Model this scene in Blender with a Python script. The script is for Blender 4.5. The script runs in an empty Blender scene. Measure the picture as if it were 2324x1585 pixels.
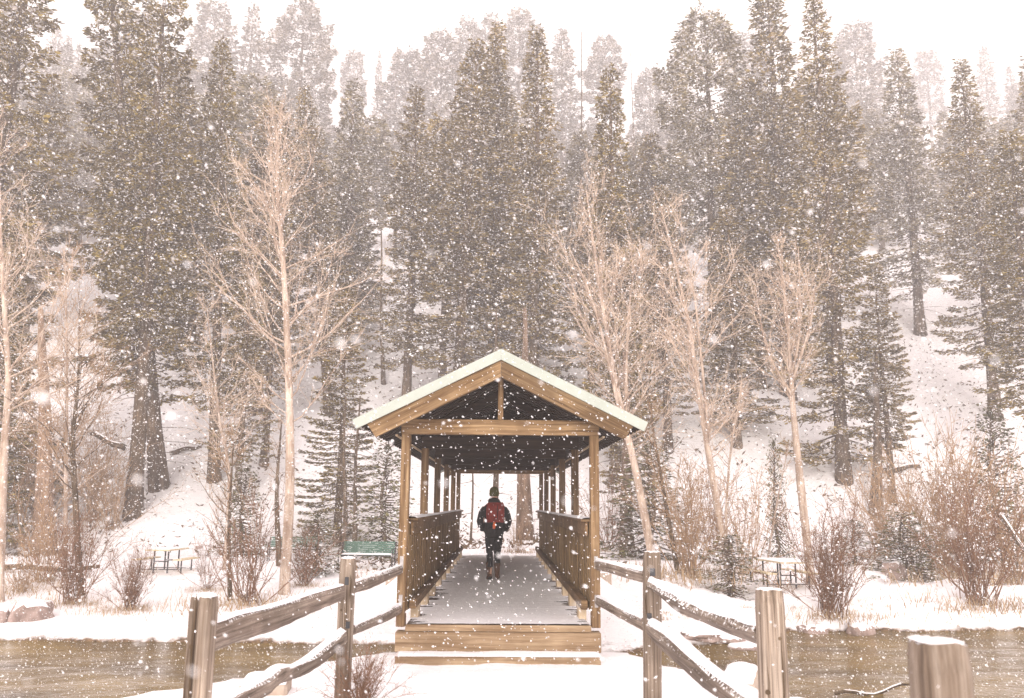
import bpy, bmesh, math
import numpy as np
from mathutils import Matrix, Vector

# ------------------------------------------------------------------ camera, sky, sun, exposure
scene = bpy.context.scene
C = scene.collection
R = math.radians
EYE = 1.46
FPX, CX, CY = 1900.0, 1162.0, 792.5          # focal length and centre in the 2324 px wide preview of the photograph
cam_rot = Matrix.Rotation(R(-0.75), 3, 'Z') @ Matrix.Rotation(R(90 + 10.51), 3, 'X') @ Matrix.Rotation(R(0.45), 3, 'Z')
cam_data = bpy.data.cameras.new('camera')
cam = bpy.data.objects.new('camera', cam_data)
C.objects.link(cam)
cam.matrix_world = Matrix.Translation((0, 0, EYE)) @ cam_rot.to_4x4()
cam_data.sensor_width = 36.0
cam_data.lens = FPX / 2324 * 36
cam_data.clip_start = 0.05
cam_data.clip_end = 1500
cam_data.dof.use_dof = True
cam_data.dof.focus_distance = 17.0
cam_data.dof.aperture_fstop = 3.3
scene.camera = cam

world = bpy.data.worlds.new('World')
scene.world = world
world.use_nodes = True
nt = world.node_tree
nt.nodes.clear()
n_out = nt.nodes.new('ShaderNodeOutputWorld')
n_bg = nt.nodes.new('ShaderNodeBackground')
n_sky = nt.nodes.new('ShaderNodeTexSky')
n_sky.sky_type = 'NISHITA'
n_sky.sun_disc = False
SUN_EL, SUN_AZ = R(15), R(186)
n_sky.sun_elevation = SUN_EL
n_sky.sun_rotation = SUN_AZ
n_mix = nt.nodes.new('ShaderNodeMix')
n_mix.data_type = 'RGBA'
n_mix.inputs[0].default_value = 0.93         # a closed snow cloud deck hides nearly all of the blue
nt.links.new(n_sky.outputs[0], n_mix.inputs[6])
n_mix.inputs[7].default_value = (11.1, 10.0, 9.55, 1)
nt.links.new(n_mix.outputs[2], n_bg.inputs[0])
n_bg.inputs[1].default_value = 0.1
nt.links.new(n_bg.outputs[0], n_out.inputs[0])

sun_d = bpy.data.lights.new('sun', 'SUN')
sun_d.energy = 1.5
sun_d.angle = R(25)
sun_d.color = (1.0, 0.93, 0.84)
sun = bpy.data.objects.new('sun', sun_d)
C.objects.link(sun)
sdir = Vector((math.sin(SUN_AZ) * math.cos(SUN_EL), math.cos(SUN_AZ) * math.cos(SUN_EL), math.sin(SUN_EL)))
sun.rotation_euler = sdir.to_track_quat('Z', 'Y').to_euler()

scene.view_settings.view_transform = 'Standard'
scene.view_settings.look = 'None'
scene.view_settings.gamma = 1
scene.view_settings.use_curve_mapping = False
scene.view_settings.exposure = 0.88
scene.render.engine = 'CYCLES'
cy = scene.cycles
cy.use_denoising = True
cy.max_bounces = 8
cy.diffuse_bounces = 6
cy.glossy_bounces = 2
cy.transmission_bounces = 3
cy.transparent_max_bounces = 12
cy.volume_bounces = 3
cy.use_adaptive_sampling = True
cy.adaptive_threshold = 0.02

# ------------------------------------------------------------------ helpers
def tag(o, label=None, cat=None, group=None, kind=None):
    if label: o['label'] = label
    if cat: o['category'] = cat
    if group: o['group'] = group
    if kind: o['kind'] = kind
    return o

def empty(name, loc=(0, 0, 0), rz=0.0):
    o = bpy.data.objects.new(name, None)
    o.empty_display_size = 0.2
    C.objects.link(o)
    o.location = loc
    o.rotation_euler = (0, 0, rz)
    return o

def link_mesh(name, me, mat=None, parent=None):
    o = bpy.data.objects.new(name, me)
    C.objects.link(o)
    if mat is not None and len(me.materials) == 0:
        me.materials.append(mat)
    if parent is not None: o.parent = parent
    return o

def np_mesh(name, verts, faces, smooth=False):
    """verts (N,3), faces (M,k) int"""
    me = bpy.data.meshes.new(name)
    verts = np.asarray(verts, dtype=np.float32); faces = np.asarray(faces, dtype=np.int32)
    k = faces.shape[1]
    me.vertices.add(len(verts)); me.vertices.foreach_set('co', verts.ravel())
    me.loops.add(faces.size); me.loops.foreach_set('vertex_index', faces.ravel())
    me.polygons.add(len(faces))
    me.polygons.foreach_set('loop_start', np.arange(0, faces.size, k, dtype=np.int32))
    me.polygons.foreach_set('loop_total', np.full(len(faces), k, dtype=np.int32))
    if smooth: me.polygons.foreach_set('use_smooth', np.ones(len(faces), dtype=bool))
    me.update(calc_edges=True)
    return me

class MB:
    def __init__(s): s.v = []; s.f = []
    def add(s, vs, fs):
        b = len(s.v); s.v += [tuple(v) for v in vs]; s.f += [tuple(i + b for i in f) for f in fs]; return s
    def box(s, x0, x1, y0, y1, z0, z1):
        return s.add([(x0,y0,z0),(x1,y0,z0),(x1,y1,z0),(x0,y1,z0),(x0,y0,z1),(x1,y0,z1),(x1,y1,z1),(x0,y1,z1)],
                     [(0,3,2,1),(4,5,6,7),(0,1,5,4),(1,2,6,5),(2,3,7,6),(3,0,4,7)])
    def tube(s, pts, rad, n=6, caps=True, jitter=0, rng=None, flat=1.0):
        pts = [Vector(p) for p in pts]; rings = []
        up = Vector((0, 0, 1)); b = len(s.v); prev = None
        for i, p in enumerate(pts):
            d = (pts[min(i+1, len(pts)-1)] - pts[max(i-1, 0)]).normalized()
            a = prev if prev is not None else (up if abs(d.z) < .9 else Vector((1, 0, 0)))
            u = d.cross(a).normalized(); w = u.cross(d).normalized(); prev = w
            r = rad[i] if hasattr(rad, '__len__') else rad
            for k in range(n):
                t = 2 * math.pi * (k + .5) / n
                rr = r * (1 + (rng.uniform(-jitter, jitter) if jitter else 0))
                q = p + u * (math.cos(t) * rr * flat) + w * (math.sin(t) * rr)
                s.v.append((q.x, q.y, q.z))
        for i in range(len(pts) - 1):
            for k in range(n):
                a0 = b + i*n + k; a1 = b + i*n + (k+1) % n
                s.f.append((a0, a1, a1 + n, a0 + n))
        if caps:
            s.f.append(tuple(b + k for k in reversed(range(n))))
            s.f.append(tuple(b + (len(pts)-1)*n + k for k in range(n)))
        return s
    def mesh(s, name, smooth=False):
        me = bpy.data.meshes.new(name); me.from_pydata(s.v, [], s.f); me.validate(); me.update()
        if smooth: me.polygons.foreach_set('use_smooth', np.ones(len(me.polygons), dtype=bool))
        return me
    def build(s, name, mat, parent=None, smooth=False, bevel=0.0):
        me = s.mesh(name, smooth)
        if bevel:
            bm = bmesh.new(); bm.from_mesh(me)
            bmesh.ops.recalc_face_normals(bm, faces=bm.faces)
            bmesh.ops.bevel(bm, geom=list(bm.edges), offset=bevel, segments=1, affect='EDGES', clamp_overlap=True)
            bm.to_mesh(me); bm.free()
        return link_mesh(name, me, mat, parent)

def ray(px, py):
    return cam_rot @ Vector(((px - CX) / FPX, -(py - CY) / FPX, -1))
def at(px, py, Y):
    """the world point seen at a pixel of the photograph at distance Y along the bridge"""
    d = ray(px, py); t = Y / d.y
    return Vector((d.x * t, Y, EYE + d.z * t))

def _hash(ix, iy, seed):
    n = (ix.astype(np.int64) * 374761393 + iy.astype(np.int64) * 668265263 + seed * 974711) & 0x7fffffff
    n = ((n ^ (n >> 13)) * 1274126177) & 0x7fffffff
    n = (n ^ (n >> 16)) & 0xffff
    return n / 65535.0
def noise2(x, y, seed=0):
    x = np.asarray(x, float); y = np.asarray(y, float)
    ix = np.floor(x); iy = np.floor(y); fx = x - ix; fy = y - iy
    fx = fx*fx*(3-2*fx); fy = fy*fy*(3-2*fy); ix = ix.astype(int); iy = iy.astype(int)
    a = _hash(ix, iy, seed); b = _hash(ix+1, iy, seed); c = _hash(ix, iy+1, seed); d = _hash(ix+1, iy+1, seed)
    return (a*(1-fx)+b*fx)*(1-fy) + (c*(1-fx)+d*fx)*fy - .5
def fbm(x, y, seed=0, o=4):
    return sum(noise2(x * 2**k, y * 2**k, seed + k) / 2**k for k in range(o))
def sstep(a, b, t):
    t = np.clip((t - a) / (b - a), 0, 1); return t*t*(3-2*t)

# ------------------------------------------------------------------ materials
def newmat(name):
    m = bpy.data.materials.new(name); m.use_nodes = True
    t = m.node_tree; t.nodes.clear()
    o = t.nodes.new('ShaderNodeOutputMaterial'); b = t.nodes.new('ShaderNodeBsdfPrincipled')
    t.links.new(b.outputs[0], o.inputs[0])
    b.inputs['Roughness'].default_value = 0.8
    b.inputs['Specular IOR Level'].default_value = 0.25
    return m, t, b
def N(t, kind, **kw):
    n = t.nodes.new(kind)
    for k, v in kw.items(): setattr(n, k, v)
    return n
def mapped(t, scale=(1, 1, 1), coord='Object', rnd=True):
    tc = N(t, 'ShaderNodeTexCoord'); mp = N(t, 'ShaderNodeMapping')
    mp.inputs['Scale'].default_value = scale
    t.links.new(tc.outputs[coord], mp.inputs[0])
    if rnd:
        oi = N(t, 'ShaderNodeObjectInfo'); mu = N(t, 'ShaderNodeMath', operation='MULTIPLY'); mu.inputs[1].default_value = 57.0
        t.links.new(oi.outputs['Random'], mu.inputs[0]); t.links.new(mu.outputs[0], mp.inputs['Location'])
    return mp.outputs[0]
def tex(t, vec, scale, detail=4, rough=.6):
    n = N(t, 'ShaderNodeTexNoise'); n.inputs['Scale'].default_value = scale
    n.inputs['Detail'].default_value = detail; n.inputs['Roughness'].default_value = rough
    if vec is not None: t.links.new(vec, n.inputs['Vector'])
    return n.outputs['Fac']
def ramp(t, fac, stops, interp='LINEAR'):
    r = N(t, 'ShaderNodeValToRGB'); r.color_ramp.interpolation = interp
    while len(r.color_ramp.elements) < len(stops): r.color_ramp.elements.new(.5)
    for e, (p, c) in zip(r.color_ramp.elements, stops):
        e.position = p; e.color = (*c, 1) if len(c) == 3 else c
    t.links.new(fac, r.inputs[0]); return r.outputs[0]
def bump(t, b, h, strength=.4, dist=.01):
    n = N(t, 'ShaderNodeBump'); n.inputs['Strength'].default_value = strength; n.inputs['Distance'].default_value = dist
    t.links.new(h, n.inputs['Height']); t.links.new(n.outputs[0], b.inputs['Normal'])
def mixc(t, fac, a, b, mode='MIX'):
    m = N(t, 'ShaderNodeMix', data_type='RGBA', blend_type=mode)
    for i, v in ((0, fac), (6, a), (7, b)):
        if isinstance(v, (int, float)): m.inputs[i].default_value = v
        elif isinstance(v, tuple): m.inputs[i].default_value = (*v, 1)
        else: t.links.new(v, m.inputs[i])
    return m.outputs[2]

def wood(name, axis, dark, mid, light, rough=.75, across=22.0, dust=0.0):
    m, t, b = newmat(name)
    sc = [across] * 3; sc[axis] = .9
    v = mapped(t, tuple(sc))
    g = tex(t, v, 1.0, 6, .65)
    col = ramp(t, g, [(.33, dark), (.48, mid), (.64, light)])
    sf = [across * 4.5] * 3; sf[axis] = 2.2; fine = tex(t, mapped(t, tuple(sf)), 1.0, 3, .6)
    col = mixc(t, ramp(t, fine, [(.36, (1, 1, 1)), (.56, (0, 0, 0))]), col, mixc(t, .5, col, dark))
    v2 = mapped(t, (1, 1, 1)); stain = tex(t, v2, 1.7, 3)
    col = mixc(t, ramp(t, stain, [(.38, (0, 0, 0)), (.62, (1, 1, 1))]), mixc(t, .55, col, dark), col)
    # each piece of timber has its own tone
    oi = N(t, 'ShaderNodeObjectInfo'); mr = N(t, 'ShaderNodeMapRange'); mr.inputs['To Min'].default_value = .78; mr.inputs['To Max'].default_value = 1.15
    t.links.new(oi.outputs['Random'], mr.inputs[0])
    hsv = N(t, 'ShaderNodeHueSaturation'); t.links.new(mr.outputs[0], hsv.inputs['Value']); t.links.new(col, hsv.inputs['Color'])
    col = hsv.outputs[0]
    if dust:
        dn = tex(t, mapped(t, (1, 1, 1)), 40, 3); geo = N(t, 'ShaderNodeNewGeometry'); sx = N(t, 'ShaderNodeSeparateXYZ')
        t.links.new(geo.outputs['Normal'], sx.inputs[0])
        ad = N(t, 'ShaderNodeMath', operation='MULTIPLY_ADD'); t.links.new(sx.outputs[2], ad.inputs[0]); ad.inputs[1].default_value = .32; t.links.new(dn, ad.inputs[2])
        col = mixc(t, ramp(t, ad.outputs[0], [(.74 - dust * .1, (0, 0, 0)), (.8, (1, 1, 1))]), col, (.86, .85, .87))
    t.links.new(col, b.inputs['Base Color']); b.inputs['Roughness'].default_value = rough
    bump(t, b, g, .5, .006)
    return m

def plain(name, c, c2=None, rough=.7, scale=12, metal=0, spec=.25, bmp=0.0):
    m, t, b = newmat(name)
    c2 = c2 or tuple(k * .75 for k in c)
    f = tex(t, mapped(t), scale, 4)
    t.links.new(ramp(t, f, [(.35, c2), (.62, c)]), b.inputs['Base Color'])
    b.inputs['Roughness'].default_value = rough; b.inputs['Metallic'].default_value = metal
    b.inputs['Specular IOR Level'].default_value = spec
    if bmp: bump(t, b, f, bmp, .01)
    return m

def snow_mat(name='snow', bscale=14.0, bdist=.02):
    m, t, b = newmat(name)
    v = mapped(t, rnd=False)
    f = tex(t, v, bscale, 5)
    t.links.new(ramp(t, f, [(.3, (.84, .81, .85)), (.7, (.92, .90, .92))]), b.inputs['Base Color'])
    b.inputs['Roughness'].default_value = .9
    bump(t, b, f, .35, bdist)
    return m

M = {}
M['snow'] = snow_mat()
M['timber_x'] = wood('brown_timber', 0, (.085, .045, .017), (.27, .170, .085), (.44, .31, .175))
M['timber_y'] = wood('brown_timber_long', 1, (.07, .04, .018), (.20, .12, .058), (.32, .205, .105))
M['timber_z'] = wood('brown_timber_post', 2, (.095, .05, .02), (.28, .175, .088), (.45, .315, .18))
M['inner_post'] = wood('dirty_inner_post', 2, (.06, .036, .017), (.18, .11, .055), (.28, .185, .10))  # darker, dirty brown wood of the inner posts
M['tan_timber'] = wood('tan_timber', 0, (.15, .09, .045), (.34, .24, .15), (.46, .345, .225))
M['siding'] = wood('siding_boards', 2, (.10, .06, .026), (.29, .185, .08), (.46, .31, .15), across=30)
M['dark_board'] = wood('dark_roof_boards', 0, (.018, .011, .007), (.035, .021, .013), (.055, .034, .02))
M['deck'] = wood('deck_planks', 0, (.07, .045, .03), (.16, .11, .08), (.25, .18, .13))
M['split_z'] = wood('weathered_post', 2, (.07, .048, .033), (.28, .215, .165), (.46, .385, .32), dust=.3, across=48)
M['split_x'] = wood('weathered_rail', 0, (.065, .046, .033), (.26, .20, .16), (.42, .35, .29), dust=.4, across=50)
M['fascia'] = plain('sage_metal', (.38, .41, .37), (.34, .37, .33), .6, 3)
M['galv'] = plain('galvanised_steel', (.42, .40, .40), (.3, .28, .28), .5, 20)
M['concrete'] = plain('concrete', (.48, .39, .32), (.36, .28, .23), .9, 6, bmp=.3)
M['pale_block'] = plain('pale_block', (.60, .48, .34), (.48, .37, .25), .9, 6)
M['steel_dark'] = plain('dark_steel', (.05, .05, .055), (.03, .03, .035), .5, 10)
M['cream'] = plain('cream_table_plank', (.66, .56, .38), (.58, .47, .30), .7, 8)
M['bench_green'] = plain('green_bench_mesh', (.08, .17, .13), (.05, .12, .10), .5, 30)
M['rock'] = plain('pinkish_rock', (.42, .32, .29), (.22, .16, .14), .9, 3, bmp=.8)
M['bark_dark'] = wood('conifer_bark', 2, (.04, .026, .015), (.13, .088, .052), (.23, .165, .11), rough=.95, across=9)
M['bark_red'] = wood('pine_bark', 2, (.09, .055, .035), (.24, .16, .11), (.38, .27, .2), rough=.95, across=9)
M['bark_pale'] = wood('pale_bark', 2, (.24, .165, .125), (.54, .43, .35), (.72, .61, .53), rough=.9, across=5)
M['twig_pale'] = plain('pale_twigs', (.74, .60, .49), (.58, .44, .35), .9, 2)
M['twig_red'] = plain('red_brown_twigs', (.28, .155, .095), (.16, .085, .05), .9, 4)
M['twig_ochre'] = plain('ochre_twigs', (.46, .31, .19), (.28, .175, .105), .9, 4)
M['dry_grass'] = plain('dry_grass', (.46, .34, .22), (.28, .195, .125), .9, 3)
M['litter'] = plain('hillside_litter', (.14, .09, .055), (.07, .05, .03), .95, 2)

def needle_mat(name, a, b_, c, snow=.10):
    m, t, b = newmat(name)
    geo = N(t, 'ShaderNodeNewGeometry')
    col = ramp(t, geo.outputs['Random Per Island'], [(0, a), (.45, b_), (.9 - snow, c), (1 - snow + .001, c), (1 - snow + .003, (.80, .76, .78))])
    big = tex(t, mapped(t), .8, 3)
    tone = N(t, 'ShaderNodeMapRange'); t.links.new(big, tone.inputs[0]); tone.inputs[1].default_value = .35; tone.inputs[2].default_value = .65
    tone.inputs[3].default_value = .6; tone.inputs[4].default_value = 1.5
    hsv = N(t, 'ShaderNodeHueSaturation'); t.links.new(tone.outputs[0], hsv.inputs['Value']); t.links.new(col, hsv.inputs['Color'])
    t.links.new(hsv.outputs[0], b.inputs['Base Color'])
    b.inputs['Roughness'].default_value = .9
    tl = N(t, 'ShaderNodeBsdfTranslucent'); t.links.new(hsv.outputs[0], tl.inputs['Color'])
    ms = N(t, 'ShaderNodeMixShader'); ms.inputs[0].default_value = .30
    t.links.new(b.outputs[0], ms.inputs[1]); t.links.new(tl.outputs[0], ms.inputs[2])
    t.links.new(ms.outputs[0], [n for n in t.nodes if n.type == 'OUTPUT_MATERIAL'][0].inputs[0])
    return m
M['needle_a'] = needle_mat('olive_needles', (.055, .038, .006), (.19, .138, .032), (.36, .27, .085), .09)
M['needle_b'] = needle_mat('brown_green_needles', (.07, .050, .013), (.22, .162, .055), (.42, .32, .14), .13)
M['needle_far'] = needle_mat('haze_faded_needles', (.10, .083, .055), (.24, .205, .15), (.42, .37, .29), .26)  # distance haze put into the colour: paler, greyer needles, more of them white
M['needle_mid'] = needle_mat('half_haze_faded_needles', (.09, .073, .03), (.25, .205, .11), (.46, .39, .24), .20)  # same painted haze fade, weaker, for the middle distance
M['needle_c'] = needle_mat('snow_dusted_needles', (.045, .046, .018), (.12, .115, .045), (.22, .20, .09), .26)

# ------------------------------------------------------------------ terrain
WATER_Z = -1.8
LIP = np.array([(-60, 8.0), (-8, 7.5), (-5.4, 7.8), (-3.9, 8.1), (-2.9, 9.2), (-2, 10.5), (-1.3, 11.3), (1.7, 11.3), (2.0, 10.6), (2.4, 9.7), (2.9, 8.6), (4, 7.6), (8, 7.0), (60, 6.5)])
FAR = np.array([(-60, 20.4), (-12, 20.9), (-3, 20.7), (3, 19.6), (4.7, 20.6), (6.4, 21.2), (7.2, 23.0), (14, 23.8), (60, 24)])
def terrain(x, y):
    x = np.asarray(x, float); y = np.asarray(y, float)
    lip = np.interp(x, LIP[:, 0], LIP[:, 1]) + .25 * fbm(x * .9, x * 0 + 3, 5)
    far = np.interp(x, FAR[:, 0], FAR[:, 1]) + .5 * fbm(x * .8, x * 0 + 9, 8) * sstep(2.5, 5, x)
    near_z = -.15 - .25 * sstep(5, 10.3, y) + .05 * fbm(x * .8, y * .8, 2) + .035 * fbm(x * 3.2, y * 3.2, 12, 3) - .08 * sstep(2.2, 6, np.abs(x))
    side = sstep(1.5, 5, x)
    far_z = -1.62 + .085 * (y - 21) + side * (.10 + .13 * sstep(24, 26.5, y)) * sstep(22, 26, y)
    far_z = np.minimum(far_z, -.75 + .12 * side)
    ramp_w = (1 - sstep(1.9, 4.2, np.abs(x))) * sstep(24.3, 24.9, y)
    far_z = far_z * (1 - ramp_w) + (-.09) * ramp_w
    lumps = side * sstep(22.5, 24.5, y) * (1 - sstep(28, 33, y)) * (1 - ramp_w)
    far_z = far_z + lumps * .45 * fbm(x * .7, y * .7, 21)
    far_z = far_z + .10 * fbm(x * .35, y * .35, 31) * (1 - ramp_w)
    d = np.maximum(0, y - 36.5 + 2.5 * fbm(x * .07, y * 0, 44))
    hill = np.where(d < 150, .57 * (np.sqrt(d * d + 6) - math.sqrt(6)), .57 * (150 - 2.4) + .12 * (d - 150))
    far_z = far_z + hill + np.minimum(d * .08, 1) * (1.6 * fbm(x * .06, y * .06, 51) + .35 * fbm(x * .5, y * .5, 61))
    bed = -2.4
    z = near_z + (bed - near_z) * sstep(lip, lip + 1.6, y)
    bank = far_z
    rise = sstep(-.9, .35, y - far)
    return np.where(y < 15, z, bed + (bank - bed) * rise)

def tz(x, y): return float(terrain(np.array([x]), np.array([y]))[0])

def axis_pts(segs):
    out = [np.arange(a, b, s) for a, b, s in segs]; return np.concatenate(out)
gx = axis_pts([(-150, -60, 4), (-60, -22, 1.1), (-22, -8, .28), (-8, 8, .14), (8, 22, .28), (22, 60, 1.1), (60, 150.1, 4)])
gy = axis_pts([(-15, 2, 1.0), (2, 13.5, .14), (13.5, 19, .8), (19, 30, .12), (30, 42, .3), (42, 120, .9), (120, 275, 3)])
X, Y = np.meshgrid(gx, gy)
Z = terrain(X, Y)
verts = np.stack([X, Y, Z], -1).reshape(-1, 3)
nx, ny = len(gx), len(gy)
ii = (np.arange(ny - 1)[:, None] * nx + np.arange(nx - 1)[None, :]).ravel()
faces = np.stack([ii, ii + 1, ii + nx + 1, ii + nx], -1)
gm, t, b = newmat('snowy_ground')
v = mapped(t, rnd=False)
f1 = tex(t, v, 9, 6); snowc = ramp(t, f1, [(.3, (.84, .81, .85)), (.7, (.92, .90, .92))])
soil = ramp(t, tex(t, v, 11, 5), [(.35, (.05, .03, .018)), (.65, (.22, .14, .08))])
sx = N(t, 'ShaderNodeSeparateXYZ'); tc = N(t, 'ShaderNodeTexCoord'); t.links.new(tc.outputs['Object'], sx.inputs[0])
# bare soil shows along the waterline and on the slope where the snow has not settled
hn = tex(t, v, 2.2, 5)
ma = N(t, 'ShaderNodeMath', operation='MULTIPLY_ADD'); t.links.new(hn, ma.inputs[0]); ma.inputs[1].default_value = .35; t.links.new(sx.outputs[2], ma.inputs[2])
wl = ramp(t, ma.outputs[0], [(0, (1, 1, 1)), (1, (1, 1, 1))])
mr = N(t, 'ShaderNodeMapRange'); t.links.new(ma.outputs[0], mr.inputs[0]); mr.inputs[1].default_value = -1.60; mr.inputs[2].default_value = -1.52; mr.inputs[3].default_value = 1; mr.inputs[4].default_value = 0
hillm = N(t, 'ShaderNodeMapRange'); t.links.new(sx.outputs[1], hillm.inputs[0]); hillm.inputs[1].default_value = 29; hillm.inputs[2].default_value = 36
pat = ramp(t, tex(t, mapped(t, (1.6, 3.0, 3.0), rnd=False), 2.0, 8, .75), [(.585, (0, 0, 0)), (.64, (1, 1, 1))])
hp = N(t, 'ShaderNodeMath', operation='MULTIPLY'); t.links.new(pat, hp.inputs[0]); t.links.new(hillm.outputs[0], hp.inputs[1])
mx = N(t, 'ShaderNodeMath', operation='MAXIMUM'); t.links.new(hp.outputs[0], mx.inputs[0]); t.links.new(mr.outputs[0], mx.inputs[1])
t.links.new(mixc(t, mx.outputs[0], snowc, soil), b.inputs['Base Color'])
b.inputs['Roughness'].default_value = .95
bump(t, b, f1, .4, .03)
ground = link_mesh('ground', np_mesh('ground', verts, faces, True), gm)
tag(ground, kind='structure')

# river
wm, t, b = newmat('river_water')
v = mapped(t, (1, 1.25, 1), rnd=False)
w1 = tex(t, v, 4.2, 4, .6); w2 = tex(t, mapped(t, (1, 1.3, 1), rnd=False), 15, 3, .6)
bedc = ramp(t, tex(t, mapped(t, (.5, .9, 1), rnd=False), .6, 5), [(.30, (.08, .050, .012)), (.5, (.16, .102, .024)), (.72, (.27, .18, .05))])
t.links.new(bedc, b.inputs['Base Color'])
b.inputs['Roughness'].default_value = .07; b.inputs['IOR'].default_value = 1.33; b.inputs['Specular IOR Level'].default_value = .55
ad = N(t, 'ShaderNodeMath', operation='MULTIPLY_ADD'); t.links.new(w2, ad.inputs[0]); ad.inputs[1].default_value = .35; t.links.new(w1, ad.inputs[2])
bump(t, b, ad.outputs[0], 1.0, .10)
wx = np.arange(-90, 90.1, .6); wy = np.arange(6.5, 26, .35)
WX, WY = np.meshgrid(wx, wy)
WZ = WATER_Z + .012 * fbm(WX * 1.3, WY * 2.2, 77)
ii = (np.arange(len(wy) - 1)[:, None] * len(wx) + np.arange(len(wx) - 1)[None, :]).ravel()
river = link_mesh('river', np_mesh('river', np.stack([WX, WY, WZ], -1).reshape(-1, 3), np.stack([ii, ii + 1, ii + len(wx) + 1, ii + len(wx)], -1), True), wm)
tag(river, kind='structure')

# falling snow thickens the air
hz = MB().box(-149, 149, -14.5, 270, -4.2, 140).build('haze', None)
hm = bpy.data.materials.new('snowy_air'); hm.use_nodes = True; t = hm.node_tree; t.nodes.clear()
o_ = t.nodes.new('ShaderNodeOutputMaterial'); pv = t.nodes.new('ShaderNodeVolumePrincipled')
pv.inputs['Color'].default_value = (.975, .95, .972, 1); pv.inputs['Density'].default_value = .0030; pv.inputs['Anisotropy'].default_value = .2
t.links.new(pv.outputs[0], o_.inputs['Volume'])
hz.data.materials.clear(); hz.data.materials.append(hm)
tag(hz, kind='stuff')

# ------------------------------------------------------------------ covered bridge
br = empty('covered_bridge', (0, 10.75, 0))
tag(br, 'covered wooden footbridge with pale green roof edge and boarded sides over the stream', 'footbridge')
Y0, Y1 = 10.75, 24.8
def bpart(mb, name, mat, parent=br, **k):
    o = mb.build(name, mat, parent, **k); return o
def rel(o):            # parts are modelled in world coordinates and hang under the bridge
    o.matrix_parent_inverse = Matrix.Translation((0, -10.75, 0)); return o
def beam(name, p0, p1, w, h, mat, parent=br, bevel=.006):
    """a squared timber lying along its own X axis between two points"""
    p0 = Vector(p0); p1 = Vector(p1); d = p1 - p0; L = d.length
    mb = MB().box(-L/2, L/2, -w/2, w/2, -h/2, h/2)
    o = mb.build(name, mat, parent, bevel=bevel)
    q = d.to_track_quat('X', 'Z')
    o.matrix_basis = Matrix.Translation((p0 + p1) / 2 - Vector((0, 10.75, 0))) @ q.to_matrix().to_4x4()
    return o
def post(name, x, y, z0, z1, wx_, wy_, mat, parent=br, off=Vector((0, 10.75, 0))):
    o = MB().box(-wx_/2, wx_/2, -wy_/2, wy_/2, z0, z1).build(name, mat, parent, bevel=.006)
    o.location = Vector((x, y, 0)) - off; return o

PX_ = 1.205
TIE_Z = at(1130, 987, Y0).z
post_y = [Y0 + .06 + k * (Y1 - Y0 - .12) / 5 for k in range(6)]
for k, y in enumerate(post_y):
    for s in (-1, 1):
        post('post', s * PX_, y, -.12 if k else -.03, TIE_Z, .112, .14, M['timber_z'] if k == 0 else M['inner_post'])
# roof geometry, read in the plane of the front rafters
YF = Y0 - .42
apex = at(1130, 793, YF).z
el = at(792, 961, YF); er = at(1462, 952, YF)
HW = (er.x - el.x) / 2; eave = (el.z + er.z) / 2
slope = (apex - eave) / HW
ang = math.atan(slope)
fasc_h = .122
print('TIE_Z', TIE_Z, 'apex', apex, 'eave', eave, 'HW', HW, 'slope deg', math.degrees(ang))
def zr(x): return apex - slope * abs(x)
def slab(x_in, x_out, s, y0, y1, top_off, thick, mb=None):
    """a piece that follows the roof slope; top_off = distance below the roof surface"""
    mb = mb or MB(); c = math.cos(ang)
    a, b_ = s * x_in, s * x_out
    zt0, zt1 = zr(x_in) - top_off / c, zr(x_out) - top_off / c
    d = thick / c
    vs = [(a, y0, zt0 - d), (b_, y0, zt1 - d), (b_, y1, zt1 - d), (a, y1, zt0 - d), (a, y0, zt0), (b_, y0, zt1), (b_, y1, zt1), (a, y1, zt0)]
    mb.add(vs, [(0, 3, 2, 1), (4, 5, 6, 7), (0, 1, 5, 4), (1, 2, 6, 5), (2, 3, 7, 6), (3, 0, 4, 7)])
    return mb
YB = Y1 + .42
for s in (-1, 1):
    for y0 in (YF - .035, YB + .003):
        mb = MB(); c = math.cos(ang); sn = math.sin(ang)
        # rake fascia, cut square to the slope at its foot
        xo, xi = HW, .0015
        d = fasc_h
        ob = xo - sn * d
        vs2 = [(xi, zr(xi)), (xo, zr(xo)), (ob, zr(ob) - d / c), (xi, zr(xi) - d / c)]
        vs = [(s * x, y0, z) for x, z in vs2] + [(s * x, y0 + .032, z) for x, z in vs2]
        mb.add(vs, [(0, 1, 2, 3), (7, 6, 5, 4), (0, 4, 5, 1), (1, 5, 6, 2), (2, 6, 7, 3), (3, 7, 4, 0)])
        rel(mb.build('fascia', M['fascia'], br))
    # barge rafters, square cut ends
    for y0 in (YF, YB - .09):
        rt = fasc_h - .015; th = .205
        xo = HW - .17
        a = Vector((0, 0, 0)); c = math.cos(ang); sn = math.sin(ang)
        mb = MB()
        # built in its own frame: X runs down the slope
        L = xo / c
        o0 = Vector((0, y0 + .045, zr(0) - rt / c))
        dx = rt * sn * 0
        prof = [(.002, 0.0), (L, 0.0), (L - .03, -th), (th * math.tan(ang) + .002, -th)]
        vs = [(x, -.045, z) for x, z in prof] + [(x, .045, z) for x, z in prof]
        mb.add(vs, [(0, 1, 2, 3), (7, 6, 5, 4), (0, 4, 5, 1), (1, 5, 6, 2), (2, 6, 7, 3), (3, 7, 4, 0)])
        o = mb.build('barge_rafter', M['timber_x'], br)
        rot = Matrix.Rotation(ang, 4, 'Y')
        if s < 0: rot = Matrix.Scale(-1, 4, Vector((1, 0, 0))) @ rot
        o.matrix_basis = Matrix.Translation(o0 - Vector((0, 10.75, 0))) @ rot
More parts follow.
